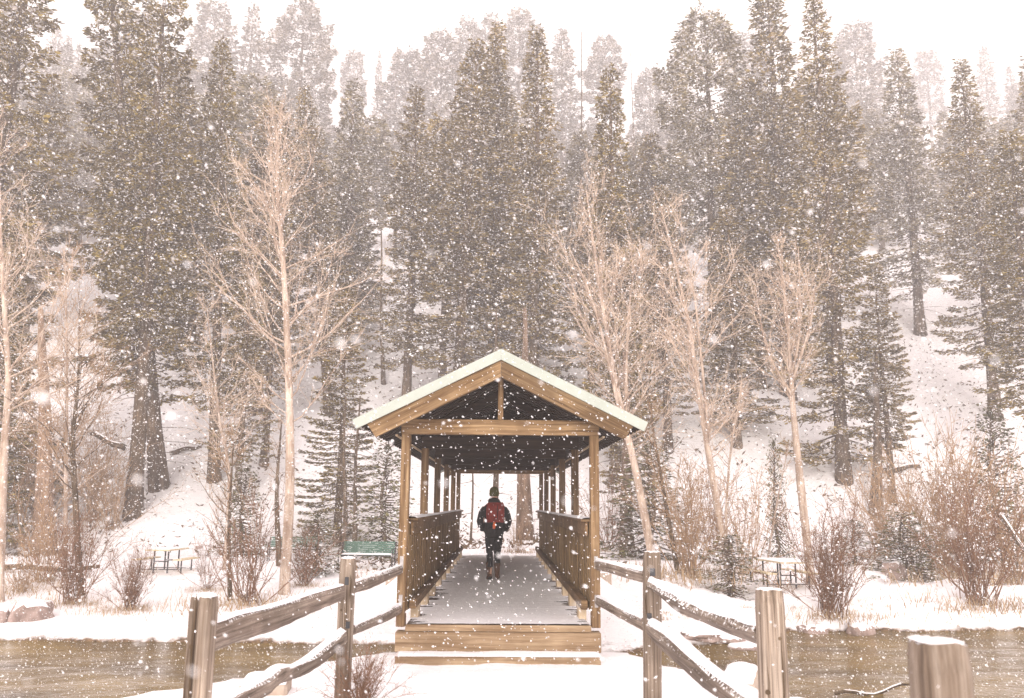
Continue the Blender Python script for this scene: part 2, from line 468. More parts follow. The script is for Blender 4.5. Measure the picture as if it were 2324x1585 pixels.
# roof boards, alternately lapped, running from the ridge to the eave
W = .145
nb = int((YB - YF - .02) / W)
for s in (-1, 1):
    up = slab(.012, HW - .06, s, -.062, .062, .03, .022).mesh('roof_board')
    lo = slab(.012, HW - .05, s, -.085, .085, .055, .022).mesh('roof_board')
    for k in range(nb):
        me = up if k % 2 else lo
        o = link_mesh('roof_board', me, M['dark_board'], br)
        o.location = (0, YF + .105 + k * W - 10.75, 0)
    # snow lying on the roof
    gxs = np.linspace(.0, HW - .012, 26); gys = np.linspace(YF - .03, YB + .03, 120)
    A, B = np.meshgrid(gxs, gys)
    h = .006 + .022 * np.clip(fbm(A * 1.2, B * 1.1, 90 + s) + .25, 0, 1)
    edge = sstep(0, .05, B - gys[0]) * sstep(0, .05, gys[-1] - B) * sstep(0, .05, gxs[-1] - A)
    ZZ = apex - slope * A + .001 + h * edge
    vv = np.stack([s * A, B - 10.75, ZZ], -1).reshape(-1, 3)
    i2 = (np.arange(119)[:, None] * 26 + np.arange(25)[None, :]).ravel()
    sn_ = link_mesh('roof_snow', np_mesh('roof_snow', vv, np.stack([i2, i2 + 1, i2 + 27, i2 + 26], -1), True), M['snow'], br)
# metal roof sheets under the snow
for s in (-1, 1):
    rel(slab(.001, HW - .004, s, YF, YB, .0, .012).build('roof_sheet', M['fascia'], br))
# tie beams, king posts and inner rafters of each frame
for k, y in enumerate(post_y):
    yy = y - .02 if k == 0 else y
    hw_t = at(1363, 987, Y0).x - .02
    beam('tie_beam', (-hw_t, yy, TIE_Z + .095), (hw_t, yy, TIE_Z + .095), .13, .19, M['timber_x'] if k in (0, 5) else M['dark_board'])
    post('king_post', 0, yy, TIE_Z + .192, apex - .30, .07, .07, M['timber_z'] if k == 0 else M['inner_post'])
    if k in (1, 2, 3, 4):
        for s in (-1, 1):
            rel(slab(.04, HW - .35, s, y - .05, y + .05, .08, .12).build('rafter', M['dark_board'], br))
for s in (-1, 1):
    # wall plate, with an added pale strip imitating its lit outer lower edge
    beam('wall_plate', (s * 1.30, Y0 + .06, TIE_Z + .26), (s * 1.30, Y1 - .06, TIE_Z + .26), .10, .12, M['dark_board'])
    beam('lit_edge_strip', (s * 1.33, Y0 + .02, TIE_Z - .015), (s * 1.33, Y1 - .02, TIE_Z - .015), .03, .022, M['pale_block'], bevel=.002)
    # side walls: top rail, siding, curb rail
    xw = s * 1.165
    yy0, yy1 = Y0 + .135, Y1 - .13
    beam('cap_rail', (s * 1.135, yy0, 1.262), (s * 1.135, yy1, 1.262), .19, .035, M['timber_y'])
    beam('top_rail', (s * 1.112, yy0, 1.155), (s * 1.112, yy1, 1.155), .035, .17, M['timber_y'])
    beam('curb_rail', (s * 1.075, yy0, .225), (s * 1.075, yy1, .225), .085, .11, M['timber_y'])
    me = MB().box(-.011, .011, -.0685, .0685, .16, 1.24).mesh('siding_board')
    n = int((yy1 - yy0) / .14)
    for k in range(n):
        o = link_mesh('siding_board', me, M['siding'], br)
        o.location = (s * (1.155 + (.006 if k % 2 else 0)), yy0 + .07 + k * (yy1 - yy0) / n - 10.75, 0)
    for k in range(5):
        for fr in (.22, .74):
            y = post_y[k] + (post_y[k+1] - post_y[k]) * fr
            rel(MB().box(s*1.09 - .05, s*1.09 + .05, y - .13, y + .13, -.02, .168).build('curb_block', M['pale_block'], br))
    # snow on the cap rail
    n = 160; ys = np.linspace(yy0 + .01, yy1 - .01, n)
    prof = [(-.085, 0), (-.06, .012), (0, .018), (.06, .012), (.085, 0)]
    hh = .6 + 1.2 * np.clip(noise2(ys * 1.3, ys * 0, 9) + .5, 0, 1)
    vv = np.array([[s*1.135 + p[0], y - 10.75, 1.2805 + p[1] * h] for y, h in zip(ys, hh) for p in prof])
    i2 = (np.arange(n - 1)[:, None] * 5 + np.arange(4)[None, :]).ravel()
    link_mesh('rail_snow', np_mesh('rail_snow', vv, np.stack([i2, i2+1, i2+6, i2+5], -1), True), M['snow'], br)
# deck
n = 98; pw = (Y1 - Y0 + .05) / n
me = MB().box(-1.135, 1.135, -pw/2 + .004, pw/2 - .004, -.045, -.005).mesh('deck_plank')
rs = np.random.default_rng(5)
for k in range(n):
    o = link_mesh('deck_plank', me, M['deck'], br)
    o.location = (rs.uniform(-.004, .004), Y0 + pw * (k + .5) - 10.75, rs.uniform(-.003, .003))
# the snow on the deck: wind-thinned at both sides, where the plank edges come through
cx_, cy_ = .03, .022
xs = np.arange(-1.13, 1.131, cx_); ys = np.arange(Y0 + .002, Y1 + .04, cy_)
A, B = np.meshgrid(xs, ys)
seam = np.abs(((B - Y0) / pw) % 1 - .5) * 2              # 1 at a seam
edge = np.clip((np.abs(A) - .55) / .58, 0, 1)
cov = .60 - .48 * edge**2.6 - .24 * seam**6 * edge + .95 * fbm(A * .9, B * 8, 14) * (.25 + edge) + .25*fbm(A*3,B*16,18)
Hs = .003 + .010 * np.clip(cov + .4, 0, 1.2) + .003 * noise2(A * 20, B * 20, 3)
i2 = (np.arange(len(ys) - 1)[:, None] * len(xs) + np.arange(len(xs) - 1)[None, :]).ravel()
cc = cov[:-1, :-1].ravel()
i2 = i2[cc > .02]
L_ = len(xs)
vv = np.stack([A, B - 10.75, Hs], -1).reshape(-1, 3)
link_mesh('deck_snow', np_mesh('deck_snow', vv, np.stack([i2, i2 + 1, i2 + L_ + 1, i2 + L_], -1), True), M['snow'], br)
# front edge board, fascia beam and step
rel(MB().box(-1.14, 1.14, Y0 - .045, Y0 - .002, -.075, .002).build('edge_board', M['tan_timber'], br, bevel=.005))
rel(MB().box(-1.255, 1.255, Y0 - .09, Y0 + .12, -.31, -.078).build('end_beam', M['tan_timber'], br, bevel=.008))
rel(MB().box(-1.21, 1.21, Y0 - .42, Y0 - .093, -.50, -.302).build('step', M['tan_timber'], br, bevel=.01))
def snow_pad(name, x0, x1, y0, y1, z, h, parent, seed=1, off=(0, 0, 0), nx_=60, ny_=10, mat=None):
    xs = np.linspace(x0, x1, nx_); ys = np.linspace(y0, y1, ny_)
    A, B = np.meshgrid(xs, ys)
    m = min(x1 - x0, y1 - y0) * .18
    e = np.minimum(np.minimum(A - x0, x1 - A), np.minimum(B - y0, y1 - B))
    e = np.sqrt(np.clip(e / m, 0, 1))
    H_ = z + .001 + e * h * (.75 + .9 * (fbm(A * 3, B * 3, seed)))
    A2 = A + .012 * fbm(B * 9, A * 9, seed + 1); B2 = B + .012 * fbm(A * 9, B * 9, seed + 2)
    vv = np.stack([A2 - off[0], B2 - off[1], H_ - off[2]], -1).reshape(-1, 3)
    i2 = (np.arange(ny_ - 1)[:, None] * nx_ + np.arange(nx_ - 1)[None, :]).ravel()
    return link_mesh(name, np_mesh(name, vv, np.stack([i2, i2 + 1, i2 + nx_ + 1, i2 + nx_], -1), True), mat or M['snow'], parent)
snow_pad('step_snow', -1.215, 1.215, Y0 - .43, Y0 - .094, -.302, .022, br, 4, (0, 10.75, 0))
for x in (-.95, 0, .95):
    rel(MB().box(x - .07, x + .07, Y0 + .13, Y1, -.55, -.05).build('stringer', M['timber_y'], br))
# galvanised rail brackets on the front posts
for s in (-1, 1):
    for pz in ((918 if s < 0 else 1347, 1277), (918 if s < 0 else 1347, 1365)):
        p = at(pz[0], pz[1], Y0 - .02)
        x = s * 1.21
        rel(MB().box(x - .022, x + .022, Y0 - .018, Y0 - .0125, p.z - .075, p.z + .075).build('rail_bracket', M['galv'], br))

# abutments
ab = MB().box(-3.25, 3.25, 24.88, 25.25, -2.6, -.47).build('abutment_wall', M['concrete'], bevel=.02)
tag(ab, 'pale concrete abutment wall under the far end of the covered bridge', 'abutment')
snow_pad('snow_cap', -3.2, 3.2, 24.9, 25.22, -.47, .06, ab, 7, nx_=80)
ab = MB().box(-1.6, 1.6, 10.95, 11.6, -2.6, -.57).build('abutment_wall', M['concrete'], bevel=.02)
tag(ab, 'concrete abutment below the near end of the bridge behind the timber step', 'abutment')

# ------------------------------------------------------------------ split-rail fence
def noisy_post(name, px, top_py, wpx, Yd, label, bottom, seed, lean=0.0, cap=True, crack=False, group='split-rail fence posts'):
    top = at(px, top_py, Yd); w = wpx / FPX * (Yd + .1) / 2 * .87
    rng = np.random.default_rng(seed)
    # squarish split post: 12-sided ring, uneven, slightly waisted
    ncol, nr = 20, 22
    H_ = top.z - bottom
    prof = []
    for k in range(ncol):
        a = 2 * math.pi * k / ncol
        c, s_ = math.cos(a), math.sin(a)
        r = 1 / max(abs(c), abs(s_)) ; r = r * .62 + .42
        prof.append((c * r, s_ * r, rng.uniform(-.03, .03)))
    vs, fs = [], []
    for i in range(nr):
        f = i / (nr - 1); z = bottom + f * H_
        g = 1.0 + .02 * (1 - f) + .02 * math.sin(f * 7 + seed)
        if f > .97: g *= .93
        for k, (c, s_, j) in enumerate(prof):
            q = 1 + j + .02 * float(noise2(np.array([k * .9]), np.array([f * 3.0]), seed)[0])
            if crack and k in (14,) : q *= .80
            zz = z + (.008 * rng.uniform(-1, 1) if f == 1 else 0)
            vs.append((c * w * g * q / 1.0 + lean * f, s_ * w * g * q, zz))
    for i in range(nr - 1):
        for k in range(ncol):
            fs.append((i*ncol + k, i*ncol + (k+1) % ncol, (i+1)*ncol + (k+1) % ncol, (i+1)*ncol + k))
    fs.append(tuple((nr-1)*ncol + k for k in range(ncol)))
    mb = MB(); mb.v = vs; mb.f = fs
    root = empty(name, (top.x, Yd + w, 0))
    mb.build('shaft', M['split_z'], root)
    if cap:
        r_ = []; cols = 14
        for i, (rr, zz) in enumerate([(.97, .002), (.9, .018), (.6, .030), (.25, .034)]):
            for k in range(cols):
                a = 2 * math.pi * k / cols; c, s_ = math.cos(a), math.sin(a); q = .62 / max(abs(c), abs(s_)) + .40
                n_ = 1 + .06 * rng.uniform(-1, 1)
                r_.append((c * w * rr * q * n_ * .93 + lean, s_ * w * rr * q * n_ * .93, top.z + zz * (1 + .3 * rng.uniform(-1, 1)) * (.55 if cap is True else cap)))
        ff = [(i*cols + k, i*cols + (k+1) % cols, (i+1)*cols + (k+1) % cols, (i+1)*cols + k) for i in range(3) for k in range(cols)]
        ff.append(tuple(3*cols + k for k in range(cols)))
        m2 = MB(); m2.v = r_; m2.f = ff; m2.build('snow_cap', M['snow'], root, smooth=True)
    for j in range(4):
        x0 = rng.uniform(-.75, .75) * w; zt = top.z - rng.uniform(0.0, .35) * H_; ln = rng.uniform(.15, .55)
        m3 = MB().tube([(x0 + rng.uniform(-.004, .004), -w * 1.055, zt - ln * q) for q in (1, .7, .4, .15, 0)], [.0008, .003, .004, .0025, .0008], 5)
        m3.build('split', M['bark_dark'], root)
    kx, kz = rng.uniform(-.5, .5) * w, top.z - rng.uniform(.15, .5)
    MB().tube([(kx, -w * 1.065, kz), (kx, -w * .9, kz)], [.010, .014], 9).build('knot', M['bark_dark'], root)
    tag(root, label, 'fence post', group)
    return root, Vector((top.x, Yd + w, 0)), w

G = -.36
LP1 = noisy_post('fence_post', 455, 1357, 60, 4.75, 'weathered cracked fence post standing nearest on the left with snow on its top', -.6, 1, crack=True)
LP2 = noisy_post('fence_post', 787, 1269, 37, 7.75, 'brown slotted fence post with a bare bush growing at its foot', -.6, 2, cap=.5)
RP2 = noisy_post('fence_post', 1475, 1254, 42, 7.4, 'pale grey slotted fence post right of the bridge entrance carrying two rails each side', -.6, 3, lean=.03, cap=.2)
RP1 = noisy_post('fence_post', 1755, 1342, 64, 4.85, 'thick brown fence post where the snowy right-hand rails end', -.7, 4, cap=.3)
RP0 = noisy_post('fence_post', 2156, 1464, 124, 2.42, 'rounded grey post cut off by the bottom edge at the lower right', -.7, 5, cap=.12)
# mortise slots seen as dark holes above the rails
def slot(root, px, py, h, w_, Yd, name='mortise_slot'):
    p = at(px, py, Yd)
    o = MB().box(-w_/2, w_/2, -.004, .012, -h/2, h/2).build(name, M['steel_dark'], root, bevel=.003)
    o.location = Vector((p.x, Yd - .001, p.z)) - root.location
    return o
slot(LP2[0], 787, 1319, .07, .035, 7.745); slot(LP2[0], 789, 1419, .06, .035, 7.745)
slot(RP2[0], 1481, 1299, .065, .045, 7.395); slot(RP2[0], 1474, 1399, .05, .04, 7.395)
# small knots and splits
for rt, px, py, Yd in ((LP1[0], 437, 1470, 4.745), (RP1[0], 1743, 1572, 4.845)):
    p = at(px, py, Yd)
    if rt is LP1[0]:
        o = MB().tube([(0, 0, -.75), (.004, 0, -.4), (-.004, 0, 0), (.003, 0, .28)], [.003, .006, .006, .003], 5).build('split', M['bark_dark'], rt)
    else:
        o = MB().tube([(0, -.002, 0), (0, .01, 0)], [.014, .014], 8).build('bolt_hole', M['bark_dark'], rt)
    o.location = Vector((p.x, Yd - .0005, p.z)) - rt.location

BPL = Vector((-1.235, Y0 + .03, 0)); BPR = Vector((1.235, Y0 + .03, 0))
def rail(stations, A, B, label, seed, snow=.5, group='split fence rails', flat=.75):
    """stations: (px, top_py, bottom_py); the rail runs in the vertical plane through A and B"""
    n = (B - A); nrm = Vector((-n.y, n.x, 0))
    pts, rad = [], []
    for px, t0, t1 in stations:
        d = ray(px, (t0 + t1) / 2); tt = (A.x * nrm.x + A.y * nrm.y) / (d.x * nrm.x + d.y * nrm.y)
        p = Vector((d.x * tt, d.y * tt, EYE + d.z * tt))
        pts.append(p); rad.append(abs(t1 - t0) / 2 / FPX * d.normalized().y ** 0 * p.y / math.cos(R(0)) )
    # resample
    P_, Rr = [], []
    K = 7
    for i in range(len(pts) - 1):
        p0 = pts[max(i-1, 0)]; p1 = pts[i]; p2 = pts[i+1]; p3 = pts[min(i+2, len(pts)-1)]
        for j in range(K + (i == len(pts) - 2)):
            u = j / K
            q = .5 * ((2*p1) + (p2 - p0) * u + (2*p0 - 5*p1 + 4*p2 - p3) * u*u + (3*p1 - p0 - 3*p2 + p3) * u**3)
            P_.append(q); Rr.append(rad[i] * (1-u) + rad[i+1] * u)
    root = empty('fence_rail', P_[0]); rng = np.random.default_rng(seed)
    nn = 10
    mb = MB(); prev = None
    side = Vector((n.y, -n.x, 0)).normalized()
    shape = [1 + rng.uniform(-.12, .10) for _ in range(nn)]
    rings = []
    for i, p in enumerate(P_):
        d = (P_[min(i+1, len(P_)-1)] - P_[max(i-1, 0)]).normalized()
        up = side.cross(d).normalized()
        if up.z < 0: up = -up
        ring = []
        tw = .25 * math.sin(i * .25 + seed)
        for k in range(nn):
            a = 2 * math.pi * k / nn + tw
            rr = Rr[i] * shape[k] * (1 + .035 * rng.uniform(-1, 1))
            ring.append(p + side * (math.cos(a) * rr * flat) + up * (math.sin(a) * rr))
        rings.append((ring, p, up, side, d))
    for ring, *_ in rings: mb.v += [tuple(q - P_[0]) for q in ring]
    for i in range(len(P_) - 1):
        for k in range(nn): mb.f.append((i*nn + k, i*nn + (k+1) % nn, (i+1)*nn + (k+1) % nn, (i+1)*nn + k))
    mb.f.append(tuple(range(nn))); mb.f.append(tuple((len(P_)-1)*nn + k for k in reversed(range(nn))))
    # grain runs along the rail: turn the mesh so that its X axis is the rail axis
    Lx = (P_[-1] - P_[0]).normalized(); q = Lx.to_track_quat('X', 'Z'); qi = q.inverted()
    mb.v = [tuple(qi @ Vector(v)) for v in mb.v]
    o = mb.build('timber', M['split_x'], root); o.rotation_mode = 'QUATERNION'; o.rotation_quaternion = q
    if snow:
        m2 = MB(); cols = 5
        for i, (ring, p, up, side_, d) in enumerate(rings):
            f = i / (len(rings) - 1); h = .55 + .9 * float(noise2(np.array([f * 9.0]), np.array([seed * 3.1]), 3)[0]) 
            h = max(h, .08)
            wv = flat * .72 * (1 + .3 * float(noise2(np.array([f * 14.0]), np.array([seed * 1.7]), 6)[0]))
            for k in range(cols):
                u = (k / (cols - 1)) * 2 - 1
                lift = math.sqrt(max(0, 1 - (u * wv) ** 2)) 
                th_ = (1 - abs(u) ** 2.5) * .022 * h * 1.25 * snow * (1 if 0 < i < len(rings) - 1 else .1)
                tipz = (1.0 if abs(u) < 1 else .97)
                m2.v.append(tuple(p + side_ * (u * wv * Rr[i]) + up * (Rr[i] * lift * .985 * tipz) + Vector((0, 0, th_ - (.004 if abs(u) == 1 else 0))) - P_[0]))
        for i in range(len(rings) - 1):
            for k in range(cols - 1): m2.f.append((i*cols + k, i*cols + k + 1, (i+1)*cols + k + 1, (i+1)*cols + k))
        m2.build('snow_strip', M['snow'], root, smooth=True)
    tag(root, label, 'fence rail', group)
    return root
a1, a2, r1, r2 = LP1[1], LP2[1], RP1[1], RP2[1]
rail([(470, 1416, 1482), (530, 1394, 1456), (620, 1373, 1429), (700, 1347, 1391), (775, 1327, 1361)], a1, a2,
     'straight upper left rail between the cracked near post and the slotted post', 11, .55, flat=.5)
rail([(478, 1602, 1650), (520, 1582, 1622), (557, 1559, 1601), (600, 1531, 1578), (627, 1514, 1553), (660, 1513, 1541), (700, 1490, 1524), (735, 1460, 1499), (776, 1430, 1464)], a1, a2,
     'crooked lower left rail dipping in a bend near the bottom edge', 12, 1.0)
rail([(798, 1321, 1346), (830, 1309, 1338), (870, 1296, 1320), (925, 1276, 1294)], a2, BPL,
     'short upper rail joining the bushy slotted post to the left bridge post', 13, .35)
rail([(800, 1419, 1441), (840, 1400, 1425), (880, 1383, 1408), (926, 1359, 1382)], a2, BPL,
     'short lower rail joining the bushy slotted post to the left bridge post', 14, .4)
rail([(1350, 1268, 1293), (1385, 1276, 1301), (1420, 1284, 1312), (1466, 1293, 1324)], r2, BPR,
     'upper rail from the right bridge post to the grey slotted post', 15, .9)
rail([(1347, 1348, 1368), (1385, 1365, 1388), (1420, 1382, 1408), (1464, 1402, 1432)], r2, BPR,
     'lower rail from the right bridge post to the grey slotted post', 16, .7)
rail([(1471, 1312, 1331), (1500, 1324, 1352), (1550, 1346, 1391), (1600, 1372, 1411), (1660, 1390, 1437), (1735, 1412, 1464)], r2, r1,
     'broad flat upper right rail heaped with snow sloping down to the thick post', 17, 2.0, flat=1.0)
rail([(1470, 1405, 1440), (1520, 1436, 1486), (1593, 1497, 1552), (1660, 1545, 1602), (1740, 1600, 1668)], r2, r1,
     'split lower right rail with a long crack running out of the picture', 18, 1.6)

# concrete blocks at the near bank
def rough_block(name, x0, x1, y0, y1, z0, z1, label, mat, rz=0):
    root = empty(name, ((x0+x1)/2, (y0+y1)/2, 0), rz)
    hx, hy = (x1-x0)/2, (y1-y0)/2
    MB().box(-hx, hx, -hy, hy, z0, z1).build('block', mat, root, bevel=.03)
    snow_pad('snow_cap', -hx + .015, hx - .015, -hy + .015, hy - .015, z1 - .002, .06, root, 31, nx_=40, ny_=30)
    tag(root, label, 'concrete block'); return root
p = at(508, 1556, 8.0)
rough_block('concrete_block', p.x, p.x + .45, 8.3, 8.85, -1.1, p.z - .06, 'snow-topped concrete block at the water behind the lower left rail', M['concrete'], .15)
p = at(1725, 1530, 8.3)
rough_block('concrete_block', p.x - .22, p.x + .12, 8.35, 9.3, -1.2, p.z - .1, 'snowy concrete ledge at the water just left of the thick right fence post', M['concrete'], -.35)

# ------------------------------------------------------------------ rocks
def rock(x, y, z, sx_, sy_, sz_, seed, label, snow=True):
    bm = bmesh.new(); bmesh.ops.create_icosphere(bm, subdivisions=3, radius=1)
    for v in bm.verts:
        c = v.co; k = 1 + .42 * float(noise2(np.array([c.x * 1.3 + seed]), np.array([c.y * 1.3 + c.z * 1.7]), seed)[0]) + .16 * float(noise2(np.array([c.x * 4]), np.array([c.y * 4 + c.z * 3.1]), seed)[0])
        k = min(k, 1.08)
        v.co = Vector((c.x * sx_ * k, c.y * sy_ * k, max(-.45, min(.72, c.z * k)) * sz_))
    me = bpy.data.meshes.new('stone'); bm.to_mesh(me); bm.free()
    root = empty('rock', (x, y, z)); root.rotation_euler = (0, .06, seed)
    link_mesh('stone', me, M['rock'], root)
    if snow:
        bm = bmesh.new(); bm.from_mesh(me)
        bm.normal_update()
        dele = [f for f in bm.faces if f.normal.z < .55 or f.calc_center_median().z < sz_ * .35]
        bmesh.ops.delete(bm, geom=dele, context='FACES')
        bmesh.ops.subdivide_edges(bm, edges=bm.edges[:], cuts=1, use_grid_fill=True)
        for v in bm.verts:
            v.co.z += (.035 if not v.is_boundary else .003) * (1 + .6 * math.sin(v.co.x * 9 + seed))
        m2 = bpy.data.meshes.new('snow_cap'); bm.to_mesh(m2); bm.free()
        if len(m2.polygons): link_mesh('snow_cap', m2, M['snow'], root)
    tag(root, label, 'rock')
def ground_hit(px, py):
    d = ray(px, py)
    for k in range(60, 1600):
        yy = k * .1; tt = yy / d.y; z = EYE + d.z * tt
        if z < tz(d.x * tt, yy) or (12 < yy < 26 and z < WATER_Z): return Vector((d.x * tt, yy, max(tz(d.x * tt, yy), WATER_Z if 11 < yy < 24 else -9)))
    return Vector((d.x * 160, 160, 0))
for i, (px, py, w_, h_, lab) in enumerate([
    (58, 1410, 50, 40, 'large flat-topped pinkish boulder on the left far bank'),
    (0, 1414, 22, 26, 'dark rock at the left edge of the picture beside the pinkish boulder'),
    (2035, 1312, 30, 34, 'pointed brown rock on the snowy right bank under a bush'),
    (1960, 1440, 40, 26, 'snow-covered slab at the right waterline'),
    (1850, 1437, 45, 16, 'low snowy shelf of stones at the right waterline left of the slab'),
    (1655, 1455, 55, 12, 'flat snow-capped stone in the water behind the right fence'),
    (1600, 1452, 60, 14, 'thin snowy stone shelf at the water behind the lower right rail'),
    (2105, 1494, 46, 14, 'snow-capped stone in the river just behind the rounded near post'),
    (1700, 1475, 40, 10, 'small wet stone in the shallows left of the thick post'),
    (450, 1247, 8, 8, 'small dark stone on the snow beside the left picnic table')]):
    p = ground_hit(px, py); k = p.y / FPX
    rock(p.x, p.y + w_ * k * .4, p.z + h_ * k * .1, w_ * k, w_ * k * .7, h_ * k * 1.15, i + 1, lab)

# ------------------------------------------------------------------ picnic tables and benches
def picnic_table(x, y, z, rz, L, Wd, label):
    root = empty('picnic_table', (x, y, z), rz)
    h = .74
    for k in range(4):
        w = Wd / 4
        MB().box(-Wd/2 + k*w + .004, -Wd/2 + (k+1)*w - .004, -L/2, L/2, h, h + .045).build('top_plank', M['cream'], root, bevel=.004)
    for s in (-1, 1):
        for q in (0, 1):
            x0 = s * (Wd/2 + .28) - .15 + q * .15
            MB().box(x0 + .003, x0 + .147, -L/2, L/2, .43, .47).build('seat_plank', M['cream'], root, bevel=.004)
        for e in (-1, 1):
            MB().tube([(s * .24, e * (L/2 - .35), .0), (s * .24, e * (L/2 - .35), h)], .026, 8).build('leg', M['steel_dark'], root)
            MB().tube([(s * (Wd/2 + .28), e * (L/2 - .35), 0), (s * (Wd/2 + .28), e * (L/2 - .35), .43)], .024, 8).build('seat_leg', M['steel_dark'], root)
    for e in (-1, 1):
        MB().tube([(-.24, e * (L/2 - .35), .38), (.24, e * (L/2 - .35), .38)], .02, 8).build('cross_bar', M['steel_dark'], root)
        MB().tube([(-Wd/2 - .28, e * (L/2 - .35), .12), (Wd/2 + .28, e * (L/2 - .35), .12)], .014, 8).build('floor_bar', M['steel_dark'], root)
    snow_pad('table_snow', -Wd/2 + .02, Wd/2 - .02, -L/2 + .02, L/2 - .02, h + .046, .035, root, 3, nx_=16, ny_=40)
    tag(root, label, 'picnic table')
pt_ = at(388, 1304, 30.0); picnic_table(pt_.x, 29.5, tz(pt_.x, 29.5) - .01, -.07, 1.5, .85, 'cream-topped picnic table with dark steel legs on the left bank')
pt_ = at(1780, 1338, 27.0); picnic_table(pt_.x - .4, 26.2, tz(pt_.x - .4, 26.2) - .01, .12, 1.9, .75, 'cream-topped picnic table half hidden behind the thick right fence post')

def mesh_bench(px, py, Yd, rz, label, W_=1.85):
    p = at(px, py, Yd); z = tz(p.x, Yd)
    root = empty('park_bench', (p.x, Yd, z), rz)
    # woven steel strips on seat and back; each strip is a part
    for k in range(6):
        y = -.22 + k * .078
        MB().box(-W_/2, W_/2, y, y + .066, .44 + .012 * math.sin(k), .452 + .012 * math.sin(k)).build('seat_slat', M['bench_green'], root)
    for k in range(6):
        zz = .50 + k * .068; y = .235 + k * .022
        MB().box(-W_/2, W_/2, y, y + .012, zz, zz + .058).build('back_slat', M['bench_green'], root)
    for s in (-1, 1):
        x = s * (W_/2 + .03)
        MB().tube([(x, -.25, 0), (x, -.25, .62), (x, -.18, .66), (x, .2, .64), (x, .34, .90)], .022, 8).build('arm_frame', M['steel_dark'], root)
        MB().tube([(x, .24, 0), (x, .24, .46), (x, .34, .90)], .022, 8).build('leg', M['steel_dark'], root)
    MB().tube([(-W_/2 - .03, -.22, .43), (W_/2 + .03, -.22, .43)], .016, 6).build('seat_bar', M['steel_dark'], root)
    snow_pad('seat_snow', -W_/2 + .03, W_/2 - .03, -.21, .22, .466, .045, root, 8, nx_=40, ny_=10)
    tag(root, label, 'bench', 'green benches by the path')
mesh_bench(832, 1283, 30.5, -.08, 'green steel bench in the open right of the small spruce, snow on its seat')
mesh_bench(668, 1262, 33.5, .12, 'green steel bench half hidden behind the tall pale-barked tree', 1.9)

# ------------------------------------------------------------------ the walker
def lofted(parts_, voxel, name, mat, parent, smooth_it=4):
    """closed tubes and ellipsoid lofts fused into one continuous skin"""
    mb = MB()
    for rings in parts_:
        n = 20; b = len(mb.v)
        for (cx0, cy0, cz0, rx, ry, tilt) in rings:
            for k in range(n):
                a = 2 * math.pi * k / n
                u = math.cos(a) * rx; w = math.sin(a) * ry
                mb.v.append((cx0 + u, cy0 + w * math.cos(tilt), cz0 + w * math.sin(tilt)))
        for i in range(len(rings) - 1):
            for k in range(n): mb.f.append((b+i*n+k, b+i*n+(k+1) % n, b+(i+1)*n+(k+1) % n, b+(i+1)*n+k))
        mb.f.append(tuple(b + k for k in reversed(range(n)))); mb.f.append(tuple(b + (len(rings)-1)*n + k for k in range(n)))
    me = mb.mesh(name + '_raw'); tmp = bpy.data.objects.new('tmp', me); C.objects.link(tmp)
    m = tmp.modifiers.new('r', 'REMESH'); m.mode = 'VOXEL'; m.voxel_size = voxel
    m = tmp.modifiers.new('s', 'SMOOTH'); m.iterations = smooth_it; m.factor = .5
    dg = bpy.context.evaluated_depsgraph_get(); dg.update()
    me2 = bpy.data.meshes.new_from_object(tmp.evaluated_get(dg)); me2.name = name
    bpy.data.objects.remove(tmp); bpy.data.meshes.remove(me)
    me2.materials.clear()
    me2.polygons.foreach_set('use_smooth', np.ones(len(me2.polygons), dtype=bool))
    return link_mesh(name, me2, mat, parent)
def limb(pts):       # list of (x,y,z,r)
    out = []
    for i, p in enumerate(pts): out.append((p[0], p[1], p[2], p[3], p[3], 0))
    return out
def ell(cx0, cy0, cz0, rx, ry, rz_, k=9):
    return [(cx0, cy0, cz0 + rz_ * math.sin(t), max(rx * math.cos(t), .003), max(ry * math.cos(t), .003), 0) for t in np.linspace(-math.pi/2, math.pi/2, k)]
fp = at(1120, 1316, 16.96)
person = empty('person', (fp.x, 17.0, .012), R(3))
skin = plain('skin', (.55, .33, .25), (.5, .3, .22), .6, 8)
cloth_b = plain('black_jacket', (.022, .020, .020), (.010, .009, .009), .85, 26, bmp=.4)
cloth_p = plain('black_trousers', (.020, .020, .022), (.009, .009, .010), .9, 22, bmp=.4)
hat_m = plain('olive_knit', (.10, .095, .02), (.05, .05, .012), .95, 60, bmp=.8)
red_m = plain('red_pack', (.27, .024, .014), (.15, .013, .009), .7, 14, bmp=.3)
orange_m = plain('orange_cloth', (.85, .16, .03), (.7, .10, .02), .7, 14)
boot_m = plain('brown_boot_leather', (.12, .055, .03), (.06, .03, .018), .7, 20, bmp=.4)
